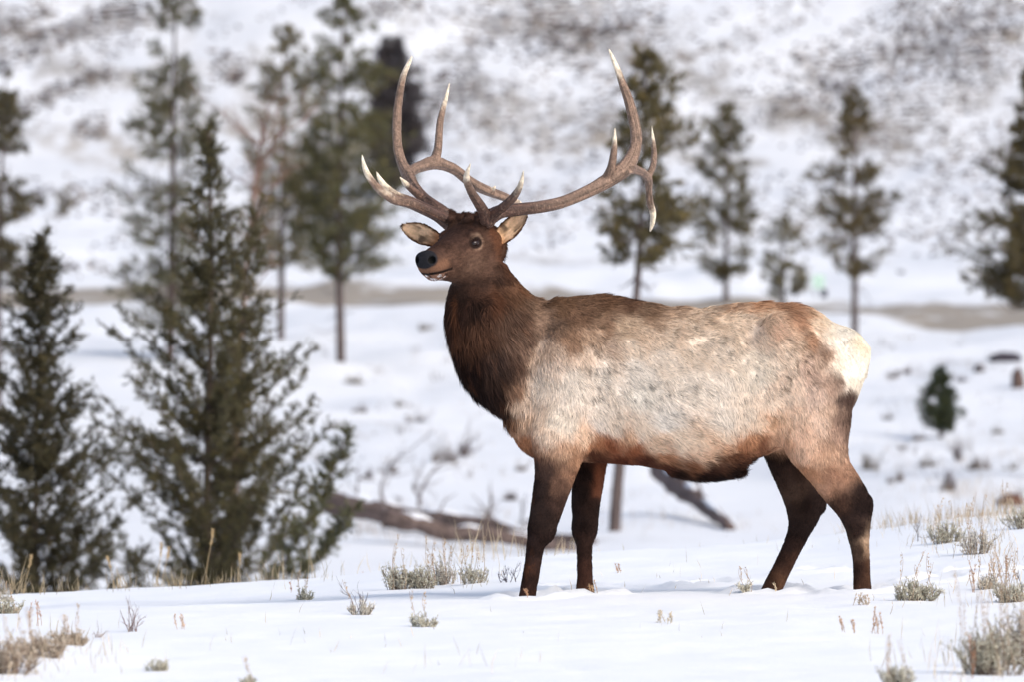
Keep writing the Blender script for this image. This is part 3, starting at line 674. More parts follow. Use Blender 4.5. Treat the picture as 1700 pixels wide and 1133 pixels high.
# ---- antlers (px, py, depth relative to 40 m, radius in px)
def cr(pts, n=9):
    pts = np.array(pts, float); P = np.vstack([2*pts[0]-pts[1], pts, 2*pts[-1]-pts[-2]]); out = []
    for i_ in range(1, len(P)-2):
        for t_ in np.linspace(0, 1, n, endpoint=False):
            a, b2, c2, d2 = P[i_-1], P[i_], P[i_+1], P[i_+2]
            out.append(.5*((2*b2)+(-a+c2)*t_+(2*a-5*b2+4*c2-d2)*t_**2+(-a+3*b2-3*c2+d2)*t_**3))
    out.append(pts[-1]); return np.array(out)
bR = hw(.09, -.112, .13); bL = hw(.09, .112, .13)
dR = bR[1]-40; dL = bL[1]-40
print('antler bases px', bR[0]/S40+850, 566.5-(bR[2]-CAMZ)/S40, bL[0]/S40+850, 566.5-(bL[2]-CAMZ)/S40, dR, dL)
RIGHT = [  # image left
 ('b', [(746, 371, dR, 13), (738, 356, dR, 12), (720, 341, dR+.02, 10), (703, 328, dR+.08, 9.5), (688, 310, dR+.17, 9.5), (677, 289, dR+.27, 11), (667, 268, dR+.33, 8.5), (660, 240, dR+.36, 7.6), (659, 200, dR+.38, 7.4), (662, 165, dR+.38, 6.6), (669, 128, dR+.36, 5.2), (678, 106, dR+.35, 3.6), (684, 93, dR+.34, 1.0)]),
 ('t', [(742, 368, dR, 12), (725, 358, dR-.05, 9), (703, 347, dR-.11, 8.5), (680, 337, dR-.17, 8.5), (655, 331, dR-.22, 8), (634, 317, dR-.26, 7), (616, 298, dR-.29, 5.6), (606, 279, dR-.31, 4.2), (601, 257, dR-.32, .9)]),
 ('t', [(732, 356, dR-.02, 8), (705, 344, dR-.05, 7.5), (682, 334, dR-.08, 8), (660, 325, dR-.11, 7), (643, 312, dR-.14, 5.5), (632, 299, dR-.15, 4.2), (625, 285, dR-.16, .9)]),
 ('t', [(700, 328, dR+.08, 7), (686, 316, dR+.02, 6), (674, 305, dR-.04, 4.6), (664, 294, dR-.10, .9)]),
 ('b', [(677, 289, dR+.27, 10), (688, 281, dR+.33, 9), (703, 275, dR+.40, 10), (720, 270, dR+.46, 12), (738, 274, dR+.52, 9.5), (758, 283, dR+.59, 9), (780, 301, dR+.67, 8.8), (800, 312, dR+.74, 8.5), (822, 321, dR+.81, 8), (845, 330, dR+.88, 7), (862, 338, dR+.93, 5), (878, 352, dR+.97, 1.0)]),
 ('t', [(721, 268, dR+.46, 9), (727, 247, dR+.49, 7), (729, 222, dR+.52, 6), (731, 200, dR+.55, 5.5), (736, 178, dR+.57, 4.4), (741, 160, dR+.58, 3.2), (746, 138, dR+.59, .9)]),
 ('t', [(814, 316, dR+.78, 4.5), (819, 313, dR+.77, 3), (822, 309, dR+.76, .8)]),
]
LEFT = [  # image right
 ('b', [(811, 368, dL, 11.5), (817, 358, dL, 12), (835, 350, dL+.02, 11), (862, 347, dL+.05, 10.5), (898, 343, dL+.08, 10.5), (940, 333, dL+.12, 10.5), (985, 313, dL+.16, 11.5), (1018, 293, dL+.19, 14), (1040, 276, dL+.21, 14), (1053, 250, dL+.23, 10.5), (1056, 225, dL+.24, 9.5), (1051, 195, dL+.25, 9), (1043, 165, dL+.24, 7.8), (1034, 140, dL+.23, 6.3), (1025, 115, dL+.22, 4.8), (1017, 96, dL+.21, 3.4), (1011, 81, dL+.20, .9)]),
 ('t', [(805, 366, dL-.01, 10), (803, 352, dL-.06, 9), (796, 339, dL-.13, 8.5), (784, 320, dL-.22, 7), (776, 303, dL-.30, 6), (775, 289, dL-.36, 4.6), (781, 271, dL-.42, .9)]),
 ('t', [(812, 360, dL-.01, 9), (826, 350, dL-.06, 8), (843, 337, dL-.12, 7), (857, 321, dL-.17, 5.8), (865, 304, dL-.22, 4.2), (869, 283, dL-.26, .9)]),
 ('t', [(1006, 298, dL+.18, 9), (1014, 279, dL+.14, 7), (1018, 258, dL+.11, 5.8), (1020, 238, dL+.09, 4.4), (1021, 212, dL+.07, .9)]),
 ('b', [(1044, 278, dL+.21, 11), (1056, 282, dL+.28, 7.5), (1068, 287, dL+.36, 6.5), (1076, 297, dL+.44, 6.8), (1077, 315, dL+.50, 5.4), (1079, 335, dL+.54, 5.6), (1084, 353, dL+.58, 5.2), (1083, 370, dL+.60, 4), (1079, 384, dL+.61, 1.2)]),
 ('t', [(1075, 293, dL+.43, 6), (1083, 278, dL+.45, 5.2), (1086, 260, dL+.47, 4.8), (1085, 240, dL+.48, 3.8), (1082, 209, dL+.49, .8)]),
]
for spec, bx in ((RIGHT, bR), (LEFT, bL)):
    chains = []
    for kind, pts in spec:
        pts = np.array(pts, float)
        W3 = np.stack([ex(pts[:, 0]), 40+pts[:, 2], ez(pts[:, 1])], -1)
        W3[:, 0] *= (1+pts[:, 2]/40); W3[:, 2] = CAMZ+(W3[:, 2]-CAMZ)*(1+pts[:, 2]/40)
        chains.append(cr(np.column_stack([W3, pts[:, 3]*S40*.93])))
    al = np.vstack(chains); lo_ = al[:, :3].min(0)-.06; hi_ = al[:, :3].max(0)+.06
    ga = Grid(lo_, hi_, .0046)
    for c_ in chains:
        for a2, b2 in zip(c_[:-1], c_[1:]): ga.cone(a2[:3], b2[:3], max(a2[3], .003), max(b2[3], .003), .004)
    base = chains[0][0, :3]
    for q_ in range(14):                                        # burr at the base
        an = q_/14*2*math.pi; ax_ = chains[0][4, :3]-chains[0][0, :3]; ax_ /= np.linalg.norm(ax_)
        e1 = np.cross(ax_, (0.2, 1, 0)); e1 /= np.linalg.norm(e1); e2 = np.cross(ax_, e1)
        ga.ell(base+ax_*.022+(e1*math.cos(an)+e2*math.sin(an))*chains[0][0, 3], (.009, .009, .009), .004)
    va, qa = ga.mesh(); del ga
    # colour: dark brown low down, grey-brown beams, ivory tips
    tips = np.array([c_[-1, :3] for c_ in chains]); ln = np.array([np.linalg.norm(np.diff(c_[:, :3], axis=0), axis=1).sum() for c_ in chains])
    dt = np.linalg.norm(va[:, None]-tips[None], axis=-1)/np.clip(ln*.42, .03, .17)[None]
    tf = sstep(1.0, .30, dt.min(1)+.22*vnoise(va[:, 0]*30, va[:, 1]*30, va[:, 2]*30, 61)+.12*vnoise(va[:, 0]*110, va[:, 1]*110, va[:, 2]*110, 66))
    db = np.linalg.norm(va-base, axis=1)
    cen = np.vstack([c_[:, :3] for c_ in chains]); tg = np.vstack([np.gradient(c_[:, :3], axis=0) for c_ in chains]); tg /= np.linalg.norm(tg, axis=1)[:, None]
    arc = np.concatenate([np.concatenate([[0], np.cumsum(np.linalg.norm(np.diff(c_[:, :3], axis=0), axis=1))])+9*n_ for n_, c_ in enumerate(chains)])
    ni = np.concatenate([((va[k_:k_+4000, None]-cen[None])**2).sum(-1).argmin(1) for k_ in range(0, len(va), 4000)])
    rv = va-cen[ni]; rv -= tg[ni]*(rv*tg[ni]).sum(1)[:, None]; rl = np.linalg.norm(rv, axis=1)[:, None]+1e-6; rv /= rl
    gv = vnoise(rv[:, 0]*3.2+arc[ni]*2.5, rv[:, 1]*3.2, rv[:, 2]*3.2+arc[ni]*1.5, 67); gv2 = vnoise(rv[:, 0]*7, rv[:, 1]*7, rv[:, 2]*7+arc[ni]*7, 68)
    va = va-rv*(np.clip(rl, 0, .02)*(.11*gv[:, None]+.10*gv2[:, None])*(1-tf[:, None]))
    ca = np.tile(lin((122, 100, 86)), (len(va), 1))
    ca = mix(ca, lin((74, 52, 44)), sstep(.50, .10, db)*.95)
    gr = vnoise(va[:, 0]*85, va[:, 1]*85, va[:, 2]*85, 62); ca = ca*(1+.20*gr+.50*gv2+.16*gv)[:, None]
    ca = mix(ca, lin((158, 132, 114)), sstep(.35, .9, vnoise(va[:, 0]*150, va[:, 1]*150, va[:, 2]*60, 63))*.5)
    ca = mix(ca, lin((226, 212, 190)), tf)
    new_mesh('antler', va-ELOC, qa, None, M_ANTLER, elk, np.clip(ca*1.1, .01, .9))

# ------------------------------------------------------------------ trees
def conifer(name, label, cat, stem, Y, prof, nb, style='pine', gcol=(70, 72, 48), bcol=(88, 78, 76), group=None, tw=6.0, seed=1, dens=1.0, z0=None, leaf=1.0):
    """stem: list of (px,py) from base to top; prof: (py, left, right) half widths in pixels; all taken at distance Y"""
    rs = np.random.default_rng(seed); s = Y/FP
    st = np.array(stem, float); sp = cr(np.column_stack([st, np.zeros(len(st))]), 8)
    base = at(st[0, 0], st[0, 1], Y); gz = float(terrain(base[0], Y))
    P3 = np.array([at(q[0], q[1], Y) for q in sp]); n = len(P3)
    # slight wander in depth, and a foot that reaches the ground
    P3[:, 1] += .12*vnoise(np.arange(n)*.3, seed, 0, seed)
    if P3[0, 2] > gz: P3 = np.vstack([[P3[0, 0], P3[0, 1], gz-.1], P3])
    root = empty(name, (P3[0, 0], P3[0, 1], gz)); tag(root, label, cat, group); LO = np.array(root.location)
    T = Geo(); n = len(P3); hh = (P3[:, 2]-P3[0, 2])/(P3[-1, 2]-P3[0, 2])
    T.tube(P3, tw*s*(1-.9*hh)+.004, 9, lin(bcol), .06)
    C = Geo(); pr = np.array(prof, float); ztop = P3[-1, 2]
    zz = P3[:, 2]
    bc = lin(bcol)
    py0, py1 = pr[0, 0], pr[-1, 0]
    GA = 2.39996
    for k_ in range(nb):
        f = (k_+rs.random())/nb; f = f**(.85 if style == 'pine' else .8); py = py0+(py1-py0)*f
        # gaps: pines carry foliage in uneven storeys
        if style == 'pine' and vnoise(py/26.0, seed*3.1, 0, seed) < -.22 and rs.random() < .8: continue
        if style == 'pine' and rs.random() < .05 and py > py0+30: continue
        z_ = CAMZ-(py-566.5)*s
        if z_ >= ztop: z_ = ztop-.02
        o_ = np.array([np.interp(z_, zz, P3[:, q]) for q in range(3)])
        az = k_*GA+rs.normal()*.5; ca_ = math.cos(az); wL, wR = np.interp(py, pr[:, 0], pr[:, 1]), np.interp(py, pr[:, 0], pr[:, 2])
        if style == 'fir' and vnoise(az_ := (k_*GA) % 6.283, py/38.0, seed, seed) < -.38 and py > py0+60: continue
        wd_ = (wR if ca_ > 0 else wL)*abs(ca_)+(wL+wR)/2*(1-abs(ca_))
        R_ = wd_*s*(rs.uniform(.55, 1.28) if style != 'fir' else rs.uniform(.3, 1.38))
        if R_ < .03: R_ = .03
        rise = {'pine': rs.uniform(-.25, .45), 'fir': rs.uniform(.25, .85), 'dense': rs.uniform(-.1, .3)}[style]
        tt = np.linspace(0, 1, 7); bend = {'pine': .25, 'fir': .35, 'dense': .1}[style]
        bp_ = np.stack([o_[0]+ca_*R_*tt, o_[1]+math.sin(az)*R_*tt, o_[2]+R_*(rise*tt+bend*(tt**2-tt*.6))-R_*.1], -1)
        bp_[:, 2] -= R_*rise*.6
        bp_[1:] += rs.normal(size=(6, 3))*R_*.035
        br = max(.15*tw*s*(1-.6*hh[np.searchsorted(zz, z_)-1]), .0035)
        T.tube(bp_, np.linspace(br, br*.3, 7), 5, bc)
        # twigs
        nt_ = max(4, int(dens*((7+R_/(.075*leaf)) if style != 'fir' else (8+R_/.022))))
        u_ = rs.uniform(.30 if style == 'pine' and R_ > .3*leaf else .12, 1, nt_)
        tp = np.stack([np.interp(u_, tt, bp_[:, q]) for q in range(3)], -1)
        ax_ = bp_[-1]-bp_[0]; ax_ /= np.linalg.norm(ax_)
        td = ax_[None]*.8+rs.normal(size=(nt_, 3))*.6; td[:, 2] += {'pine': .35, 'fir': .35, 'dense': .1}[style]; td /= np.linalg.norm(td, axis=1)[:, None]
        tl = R_*rs.uniform(.12, .34, nt_)*(1.15-u_*.6)+.05*leaf if style != 'fir' else rs.uniform(.03, .13, nt_)
        te = tp+td*tl[:, None]
        T.blades(tp, td, tl, .010*leaf, bc)
        # needles along each twig
        nn_ = 20 if style != 'fir' else 14
        fq_ = rs.random((nt_, nn_, 1)); pos = tp[:, None]+(te-tp)[:, None]*(.15+.9*fq_)
        nd = td[:, None]*.75+rs.normal(size=(nt_, nn_, 3))*.62
        clum = rs.uniform(.65, 1.3, nt_)
        gc = lin(gcol)[None]*clum[:, None]; yel = rs.random(nt_) < .18; gc[yel] = gc[yel]*np.array([1.35, 1.2, .95])
        gc = np.repeat(gc, nn_, 0)*rs.uniform(.75, 1.25, (nt_*nn_, 1))
        nl = {'pine': .085, 'fir': .046, 'dense': .06}[style]*leaf
        C.blades(pos.reshape(-1, 3), nd.reshape(-1, 3), nl*rs.uniform(.7, 1.2, nt_*nn_), nl*.17, gc)
    if style == 'pine':                                        # dead limbs below the crown
        zc_ = CAMZ-(py1-566.5)*s
        for k_ in range(16):
            z_ = zc_-rs.uniform(-.25, .35)*(ztop-zc_)
            if z_ < zz[0]+.4: continue
            o_ = np.array([np.interp(z_, zz, P3[:, q]) for q in range(3)]); az = rs.uniform(0, 6.283); L_ = rs.uniform(.15, .6)*(1+.3*leaf)
            T.tube([o_, o_+np.array([math.cos(az)*L_*.5, math.sin(az)*L_*.5, rs.normal()*.08]), o_+np.array([math.cos(az)*L_, math.sin(az)*L_, rs.normal()*.15-.05])], [.014, .009, .004], 4, bc)
    T.build('trunk', M_BARK, root, LO); C.build('crown', M_NEEDLE, root, LO)
    return root
OL = (84, 82, 60)
conifer('pine_tree', 'tall thin pine on the left whose top leaves the picture, rising behind the bushy juniper', 'tree', [(282, 604), (285, 450), (287, 250), (291, -40)], 170,
        [(-38, 8, 8), (0, 34, 34), (60, 52, 56), (130, 58, 60), (200, 72, 66), (280, 76, 70), (340, 84, 60), (400, 70, 62), (450, 72, 60), (500, 84, 40), (545, 50, 20)], int(150*1.35), 'pine', (96, 94, 72), group='pine trees across the valley', tw=8, seed=11, leaf=1.12, dens=.85)
conifer('pine_tree', 'tall pine with a long bare lower trunk standing left of the elk antlers', 'tree', [(566, 607), (563, 450), (564, 300), (572, -14)], 169,
        [(-12, 8, 8), (40, 42, 44), (100, 58, 62), (160, 72, 76), (230, 90, 98), (300, 92, 96), (350, 80, 110), (400, 66, 90), (440, 40, 76), (462, 12, 20)], int(170*1.35), 'pine', (94, 92, 64), group='pine trees across the valley', tw=7.5, seed=12, leaf=1.12, dens=.85)
conifer('pine_tree', 'olive pine between the leafless snag and the tall bare-trunked pine', 'tree', [(466, 560), (468, 400), (470, 250), (472, 38)], 182,
        [(40, 12, 12), (100, 34, 38), (170, 50, 58), (240, 66, 74), (300, 72, 80), (350, 76, 84), (400, 66, 72), (440, 46, 50)], int(120*1.35), 'pine', (108, 102, 78), group='pine trees across the valley', tw=6, seed=13, leaf=1.12, dens=.85)
conifer('pine_tree', 'pine directly behind the right hand antler with a leaning trunk seen again under the belly', 'tree', [(1019, 902), (1024, 820), (1040, 650), (1058, 470), (1066, 300), (1072, 78)], 112,
        [(76, 8, 8), (105, 24, 30), (150, 34, 52), (200, 40, 84), (240, 44, 84), (280, 40, 76), (320, 56, 66), (365, 60, 84), (400, 64, 86), (430, 58, 46), (452, 30, 20)], 135, 'pine', (100, 92, 64), group='pine trees across the valley', tw=10, seed=14, leaf=.9)
conifer('pine_tree', 'narrow pine above the middle of the elk back', 'tree', [(1205, 500), (1205, 400), (1207, 300), (1210, 168)], 210,
        [(170, 6, 6), (205, 28, 24), (245, 54, 34), (290, 40, 42), (340, 84, 40), (390, 60, 46), (430, 46, 42), (462, 18, 24)], int(105*1.35), 'pine', (98, 92, 66), group='pine trees across the valley', tw=5, seed=15, leaf=1.3, dens=.85)
conifer('pine_tree', 'pine with a thin bare lower trunk right of the elk rump', 'tree', [(1419, 548), (1419, 430), (1419, 300), (1420, 143)], 189,
        [(145, 8, 8), (175, 26, 28), (215, 34, 38), (250, 44, 70), (290, 70, 34), (322, 48, 72), (350, 96, 46), (385, 94, 40), (420, 80, 50), (448, 22, 30), (456, 8, 8)], int(130*1.35), 'pine', (96, 86, 60), group='pine trees across the valley', tw=6, seed=16, leaf=1.12, dens=.85)
conifer('pine_tree', 'small sparse pine between two taller pines above the elk rump', 'tree', [(1300, 505), (1300, 430), (1299, 355)], 205,
        [(357, 8, 8), (385, 24, 26), (420, 34, 40), (450, 36, 42), (488, 40, 44)], int(40*1.35), 'pine', (112, 108, 88), group='pine trees across the valley', tw=4, seed=17, dens=.8, leaf=1.2)
conifer('pine_tree', 'dark pine cut off by the right edge of the picture', 'tree', [(1716, 620), (1714, 450), (1712, 300), (1712, 110)], 128,
        [(112, 10, 10), (180, 24, 30), (250, 40, 50), (285, 84, 70), (310, 40, 60), (345, 60, 60), (375, 104, 80), (420, 108, 80), (460, 104, 80), (490, 64, 60), (508, 30, 30)], int(130*1.35), 'pine', (84, 76, 50), group='pine trees across the valley', tw=9, seed=18, leaf=1.0)
conifer('pine_tree', 'pine cut off by the left edge of the picture above the young fir', 'tree', [(-4, 600), (-2, 400), (4, 250), (10, 120)], 150,
        [(122, 8, 8), (160, 34, 26), (200, 40, 30), (260, 34, 40), (310, 44, 48), (352, 50, 64), (395, 40, 30), (430, 50, 50), (470, 60, 50)], int(100*1.35), 'pine', (88, 82, 62), group='pine trees across the valley', tw=8, seed=19, leaf=1.1)
conifer('pine_tree', 'tiny far pine in the snowy meadow between the left edge and the tallest pine', 'tree', [(107, 378), (107, 350), (107, 312)], 300,
        [(312, 4, 4), (330, 10, 10), (350, 9, 9), (362, 6, 6)], 12, 'pine', (138, 134, 128), group='pine trees across the valley', tw=2.4, seed=20, leaf=2.0)
conifer('spruce_tree', 'dark grey far spruce between the left antler and the tall pine', 'tree', [(655, 330), (655, 200), (652, 60)], 336,
        [(62, 8, 8), (85, 24, 22), (110, 32, 30), (150, 38, 44), (200, 46, 58), (250, 40, 40), (300, 26, 26)], 170, 'dense', (74, 70, 74), tw=7, seed=21, leaf=3.2, dens=1.3)
conifer('spruce_tree', 'small rounded dark green spruce alone on the snow slope right of the rump', 'tree', [(1562, 716), (1561, 670), (1561, 610)], 146,
        [(611, 6, 6), (630, 14, 12), (650, 26, 20), (675, 30, 27), (700, 24, 28), (712, 10, 26)], 80, 'dense', (62, 70, 48), tw=4, seed=22, leaf=1.0, dens=1.3)
conifer('juniper_tree', 'large bushy dark juniper in the left foreground below the tallest pine', 'tree', [(345, 990), (343, 800), (350, 560), (349, 380), (347, 205)], 72,
        [(206, 5, 5), (250, 18, 14), (300, 32, 30), (350, 46, 50), (410, 56, 66), (470, 74, 92), (530, 96, 108), (570, 165, 120), (620, 142, 140), (680, 158, 146), (740, 160, 170), (800, 160, 190), (870, 180, 196), (930, 190, 190), (985, 190, 170)], 275, 'fir', (80, 76, 52), (84, 74, 66), tw=12, seed=23, leaf=1.0)
conifer('juniper_tree', 'slimmer juniper leaning right against the large bushy one', 'tree', [(372, 985), (390, 700), (402, 520), (418, 400), (432, 330)], 74,
        [(332, 4, 4), (380, 16, 14), (440, 30, 28), (500, 46, 52), (570, 60, 80), (640, 66, 84), (720, 60, 100), (800, 60, 120), (900, 80, 130), (985, 80, 120)], 120, 'fir', (88, 82, 58), (92, 80, 70), tw=7, seed=24, leaf=1.0)
conifer('fir_tree', 'young dark fir with a pointed top near the left edge', 'tree', [(58, 995), (60, 800), (64, 600), (68, 388)], 70,
        [(389, 4, 4), (420, 16, 16), (455, 34, 30), (500, 48, 46), (545, 62, 66), (600, 70, 66), (660, 80, 62), (720, 90, 84), (780, 110, 120), (850, 130, 140), (920, 140, 150), (990, 140, 150)], 240, 'fir', (66, 62, 42), (76, 66, 58), tw=9, seed=25, leaf=1.05)
# the low branch that sweeps up on the right of the juniper is a young shoot of its own
conifer('juniper_shrub', 'thin juniper shoot bowed to the right, rising beside the fallen log', 'shrub', [(440, 985), (500, 890), (545, 800), (580, 712)], 71,
        [(713, 3, 3), (740, 12, 10), (780, 20, 16), (840, 28, 22), (900, 30, 26), (960, 36, 40)], 60, 'fir', (92, 92, 66), (84, 74, 66), tw=4.5, seed=26, leaf=.9)
conifer('juniper_shrub', 'low juniper shoot at the snow crest right of the large juniper', 'shrub', [(470, 985), (520, 930), (560, 885), (590, 840)], 69,
        [(842, 3, 3), (870, 12, 10), (900, 16, 14), (960, 22, 26)], 30, 'fir', (84, 84, 60), (84, 74, 66), tw=3.5, seed=27, leaf=.9)

def branchy(T, p0, d0, L, r, depth, rs, c, spread=.55, up=.15, kids=(2, 4)):
    d = np.array(d0, float); pts = [np.array(p0, float)]
    n = 6
    for k_ in range(n):
        d = d+rs.normal(size=3)*.12; d[2] += up*.2; d /= np.linalg.norm(d); pts.append(pts[-1]+d*L/n)
    T.tube(pts, np.linspace(r, r*.35, n+1), 5, c)
    ends = [(pts[-1], d)]
    if depth > 0:
        for k_ in range(rs.integers(*kids)+1):
            f = rs.integers(2, n+1); dd = d+rs.normal(size=3)*spread; dd /= np.linalg.norm(dd)
            ends += branchy(T, pts[f], dd, L*rs.uniform(.4, .7), r*.55, depth-1, rs, c, spread, up, kids)
    return ends
# leafless snag
def snag():
    Y = 100; rs = np.random.default_rng(31); T = Geo(); c = lin((124, 100, 90))
    st = cr([(386, 960, 0), (392, 760, 0), (400, 560, 0), (412, 420, 0), (424, 300, 0), (437, 212, 0)], 6)
    P = np.array([at(a, b, Y) for a, b, _ in st]); P[0, 2] = terrain(P[0, 0], Y)-.1
    root = empty('dead_tree', P[0]); tag(root, 'leafless reddish-grey dead tree leaning right between two olive pines', 'tree'); LO = np.array(root.location)
    T.tube(P, np.linspace(7, 1.6, len(P))*Y/FP, 8, c, .06)
    for q in range(26):
        f = rs.uniform(.45, 1); i_ = int(f*(len(P)-1)); az = rs.uniform(0, 6.28)
        branchy(T, P[i_], (math.cos(az)*.8, math.sin(az)*.8, .7), rs.uniform(.25, .75), .010, 2, rs, c, .5, .1)
    T.build('trunk', M_BARK, root, LO)
snag()

# ------------------------------------------------------------------ logs, rocks, sign
def log(name, label, a, b, Ya, Yb, r0, r1, col, stubs, seed, sink=.0, wood=None):
    rs = np.random.default_rng(seed); A = at(*a, Ya); B = at(*b, Yb)
    n = 26; tt = np.linspace(0, 1, n)[:, None]; P = A+(B-A)*tt; P += np.stack([np.zeros(n), .03*vnoise(np.arange(n)*.35, seed, 0, 2), .05*vnoise(np.arange(n)*.25, seed, 0, 3)], -1)
    root = empty(name, P[0]); tag(root, label, 'log', None); LO = np.array(root.location); T = Geo()
    T.tube(P, np.linspace(r0, r1, n)*(1+.08*rs.normal(size=n)), 18, lin(col), .10); cc_ = T.c[-1]; cc_ *= rs.uniform(.55, 1.55, (len(cc_), 1))*np.array([1, 1, 1.02])
    T.build('trunk', M_BARK, root, LO)
    c = lin(col)*.8
    for q in range(stubs):
        G = Geo(); i_ = rs.integers(2, n-1); az = rs.uniform(-.8, .8)
        branchy(G, P[i_], (math.sin(az), rs.normal()*.3, math.cos(az)), rs.uniform(.25, .6), .018, 1, rs, c, .5, 0)
        G.build('branch', M_TWIG, root, LO)
    for a_i, b_i in ((1, 7), (9, 13), (15, 22)):                 # snow lying along the top
        S = Geo(); k_ = b_i-a_i+1; rr = np.linspace(r0, r1, n)[a_i:b_i+1]
        S.tube(P[a_i:b_i+1]+np.stack([np.zeros(k_), np.zeros(k_), rr*.72], -1), rr*.55*np.sin(np.linspace(.25, 2.9, k_)), 10, (.86, .88, .92), .08)
        S.build('snow_cap', M_PLAINSNOW, root, LO)
    return root, P
gl = hit(750, 862, 80)[0]; print('log ground', gl)
log('fallen_log', 'long brown fallen log lying in the snow behind the elk forelegs', (545, 832), (985, 912), 112, 109, .165, .09, (96, 84, 80), 6, 41)
log('fallen_log', 'second weathered log lying close under the long brown log', (640, 868), (960, 918), 108.5, 107.5, .12, .07, (104, 90, 84), 3, 42)
log('fallen_log', 'short grey leaning log seen under the elk belly', (1098, 778), (1212, 882), 120, 112, .17, .07, (104, 90, 86), 4, 43)
# arched bare sapling over the log
T = Geo(); rs = np.random.default_rng(44); c = lin((112, 104, 104))
for (pp, r) in ([[(694, 842), (700, 815), (722, 780), (760, 757), (800, 745)], .022], [[(640, 850), (632, 815), (650, 770), (688, 742)], .018], [[(700, 842), (690, 818), (684, 806)], .016]):
    P = np.array([at(a, b, 108) for a, b in pp]); P = cr(P, 6); T.tube(P, np.linspace(r, r*.3, len(P)), 6, c)
    for q in range(6): branchy(T, P[rs.integers(8, len(P))], rs.normal(size=3)+np.array([.2, 0, .6]), .35, .008, 1, rs, c)
tag(T.build('bare_sapling', M_TWIG, None, at(694, 850, 108)), 'leafless sapling arching right over the long fallen log', 'sapling')

def rock(name, label, px, py, w_, h_, Y, col, cat='rock', seed=0):
    rs = np.random.default_rng(seed); bm = bmesh.new(); bmesh.ops.create_icosphere(bm, subdivisions=4, radius=1)
    s = Y/FP; v = np.array([q.co[:] for q in bm.verts]); f = [[x_.index for x_ in fc_.verts] for fc_ in bm.faces]; bm.free()
    nz = vnoise(v[:, 0]*1.6+seed, v[:, 1]*1.6, v[:, 2]*1.6, seed)*.3+vnoise(v[:, 0]*5+seed, v[:, 1]*5, v[:, 2]*5, seed)*.1
    v = v*(1+nz)[:, None]*np.array([w_*s, (w_+h_)/2*s, h_*s])
    c = at(px, py, Y); c[2] = float(terrain(c[0], Y))+h_*s*.35
    o = new_mesh(name, v, None, f, M_ROCK, None, np.tile(lin(col), (len(v), 1))); o.location = c; tag(o, label, cat)
for i_, (px, py, w_, h_, col, lb) in enumerate([(1668, 596, 24, 10, (62, 58, 66), 'dark flat boulder on the slope near the right edge'),
        (1625, 618, 9, 8, (70, 62, 62), 'small dark rock left of the flat boulder on the right slope'),
        (1690, 632, 12, 22, (96, 80, 74), 'brown upright rock at the right edge under the dark pine'),
        (1678, 832, 22, 16, (84, 52, 42), 'reddish brown rock above the grass at the right edge')]):
    hp = hit(px, py+h_*.6, 80)[0]; rock('rock', lb, px, py, w_, h_, float(hp[1]), col, seed=70+i_)
# pale green roadside sign
hp = hit(1360, 492, 150)[0]; Ys = float(hp[1]); sg = empty('road_sign', hp); tag(sg, 'small blurred pale green sign on a short dark post by the road', 'sign'); s = Ys/FP
def box(name, x0, x1, y0, y1, z0, z1, col, parent, mat):
    bm = bmesh.new(); bmesh.ops.create_cube(bm, size=1)
    for v_ in bm.verts: v_.co = Vector(((x0+x1)/2+v_.co.x*(x1-x0), (y0+y1)/2+v_.co.y*(y1-y0), (z0+z1)/2+v_.co.z*(z1-z0)))
    bmesh.ops.bevel(bm, geom=bm.edges[:], offset=.008, segments=2, affect='EDGES')
    vv = np.array([q.co[:] for q in bm.verts]); bm.faces.ensure_lookup_table()
    me_ = D.meshes.new(name); bm.to_mesh(me_); bm.free(); a = me_.color_attributes.new('Col', 'FLOAT_COLOR', 'POINT')
    a.data.foreach_set('color', np.tile(np.append(lin(col), 1), len(vv)).astype(np.float32)); me_.materials.append(mat)
    o = D.objects.new(name, me_); COL.objects.link(o); o.parent = parent; return o
box('sign_panel', -11*s, 9*s, -.02, .02, 12*s, 36*s, (176, 204, 192), sg, M_PAINT)
box('post', 5*s, 9*s, .022, .09, -.1, 30*s, (60, 58, 66), sg, M_BARK)
box('post', -9*s, -6*s, .022, .09, -.1, 30*s, (150, 150, 152), sg, M_BARK)
box('marker', 3*s, 13*s, -.15, -.05, -.05, 12*s, (52, 50, 60), sg, M_BARK)

# ------------------------------------------------------------------ shrubs on the far slope (things), hillside brush (stuff)
def shrub(G, P, R_, H_, n, rs, c, lw=.012):
    d = rs.normal(size=(n, 3)); d[:, 2] = np.abs(d[:, 2])*.9+.35; d /= np.linalg.norm(d, axis=1)[:, None]
    L = rs.uniform(.5, 1, n); E = P+d*L[:, None]*np.array([R_, R_, H_])
    o_ = P+rs.normal(size=(n, 3))*np.array([R_*.2, R_*.2, 0])
    G.blades(o_, E-o_, np.linalg.norm(E-o_, axis=1), lw, c*rs.uniform(.6, 1.3, (n, 1)), .1)
    k_ = 4; f = rs.uniform(.4, 1.05, (n, k_, 1)); pos = (o_[:, None]+(E-o_)[:, None]*f).reshape(-1, 3)
    G.blades(pos, rs.normal(size=(n*k_, 3))+np.array([0, 0, .6]), R_*rs.uniform(.12, .28, n*k_), lw*1.6, c*rs.uniform(.6, 1.35, (n*k_, 1)), .1)
GS = 'shrubs dotted over the far snow slope'
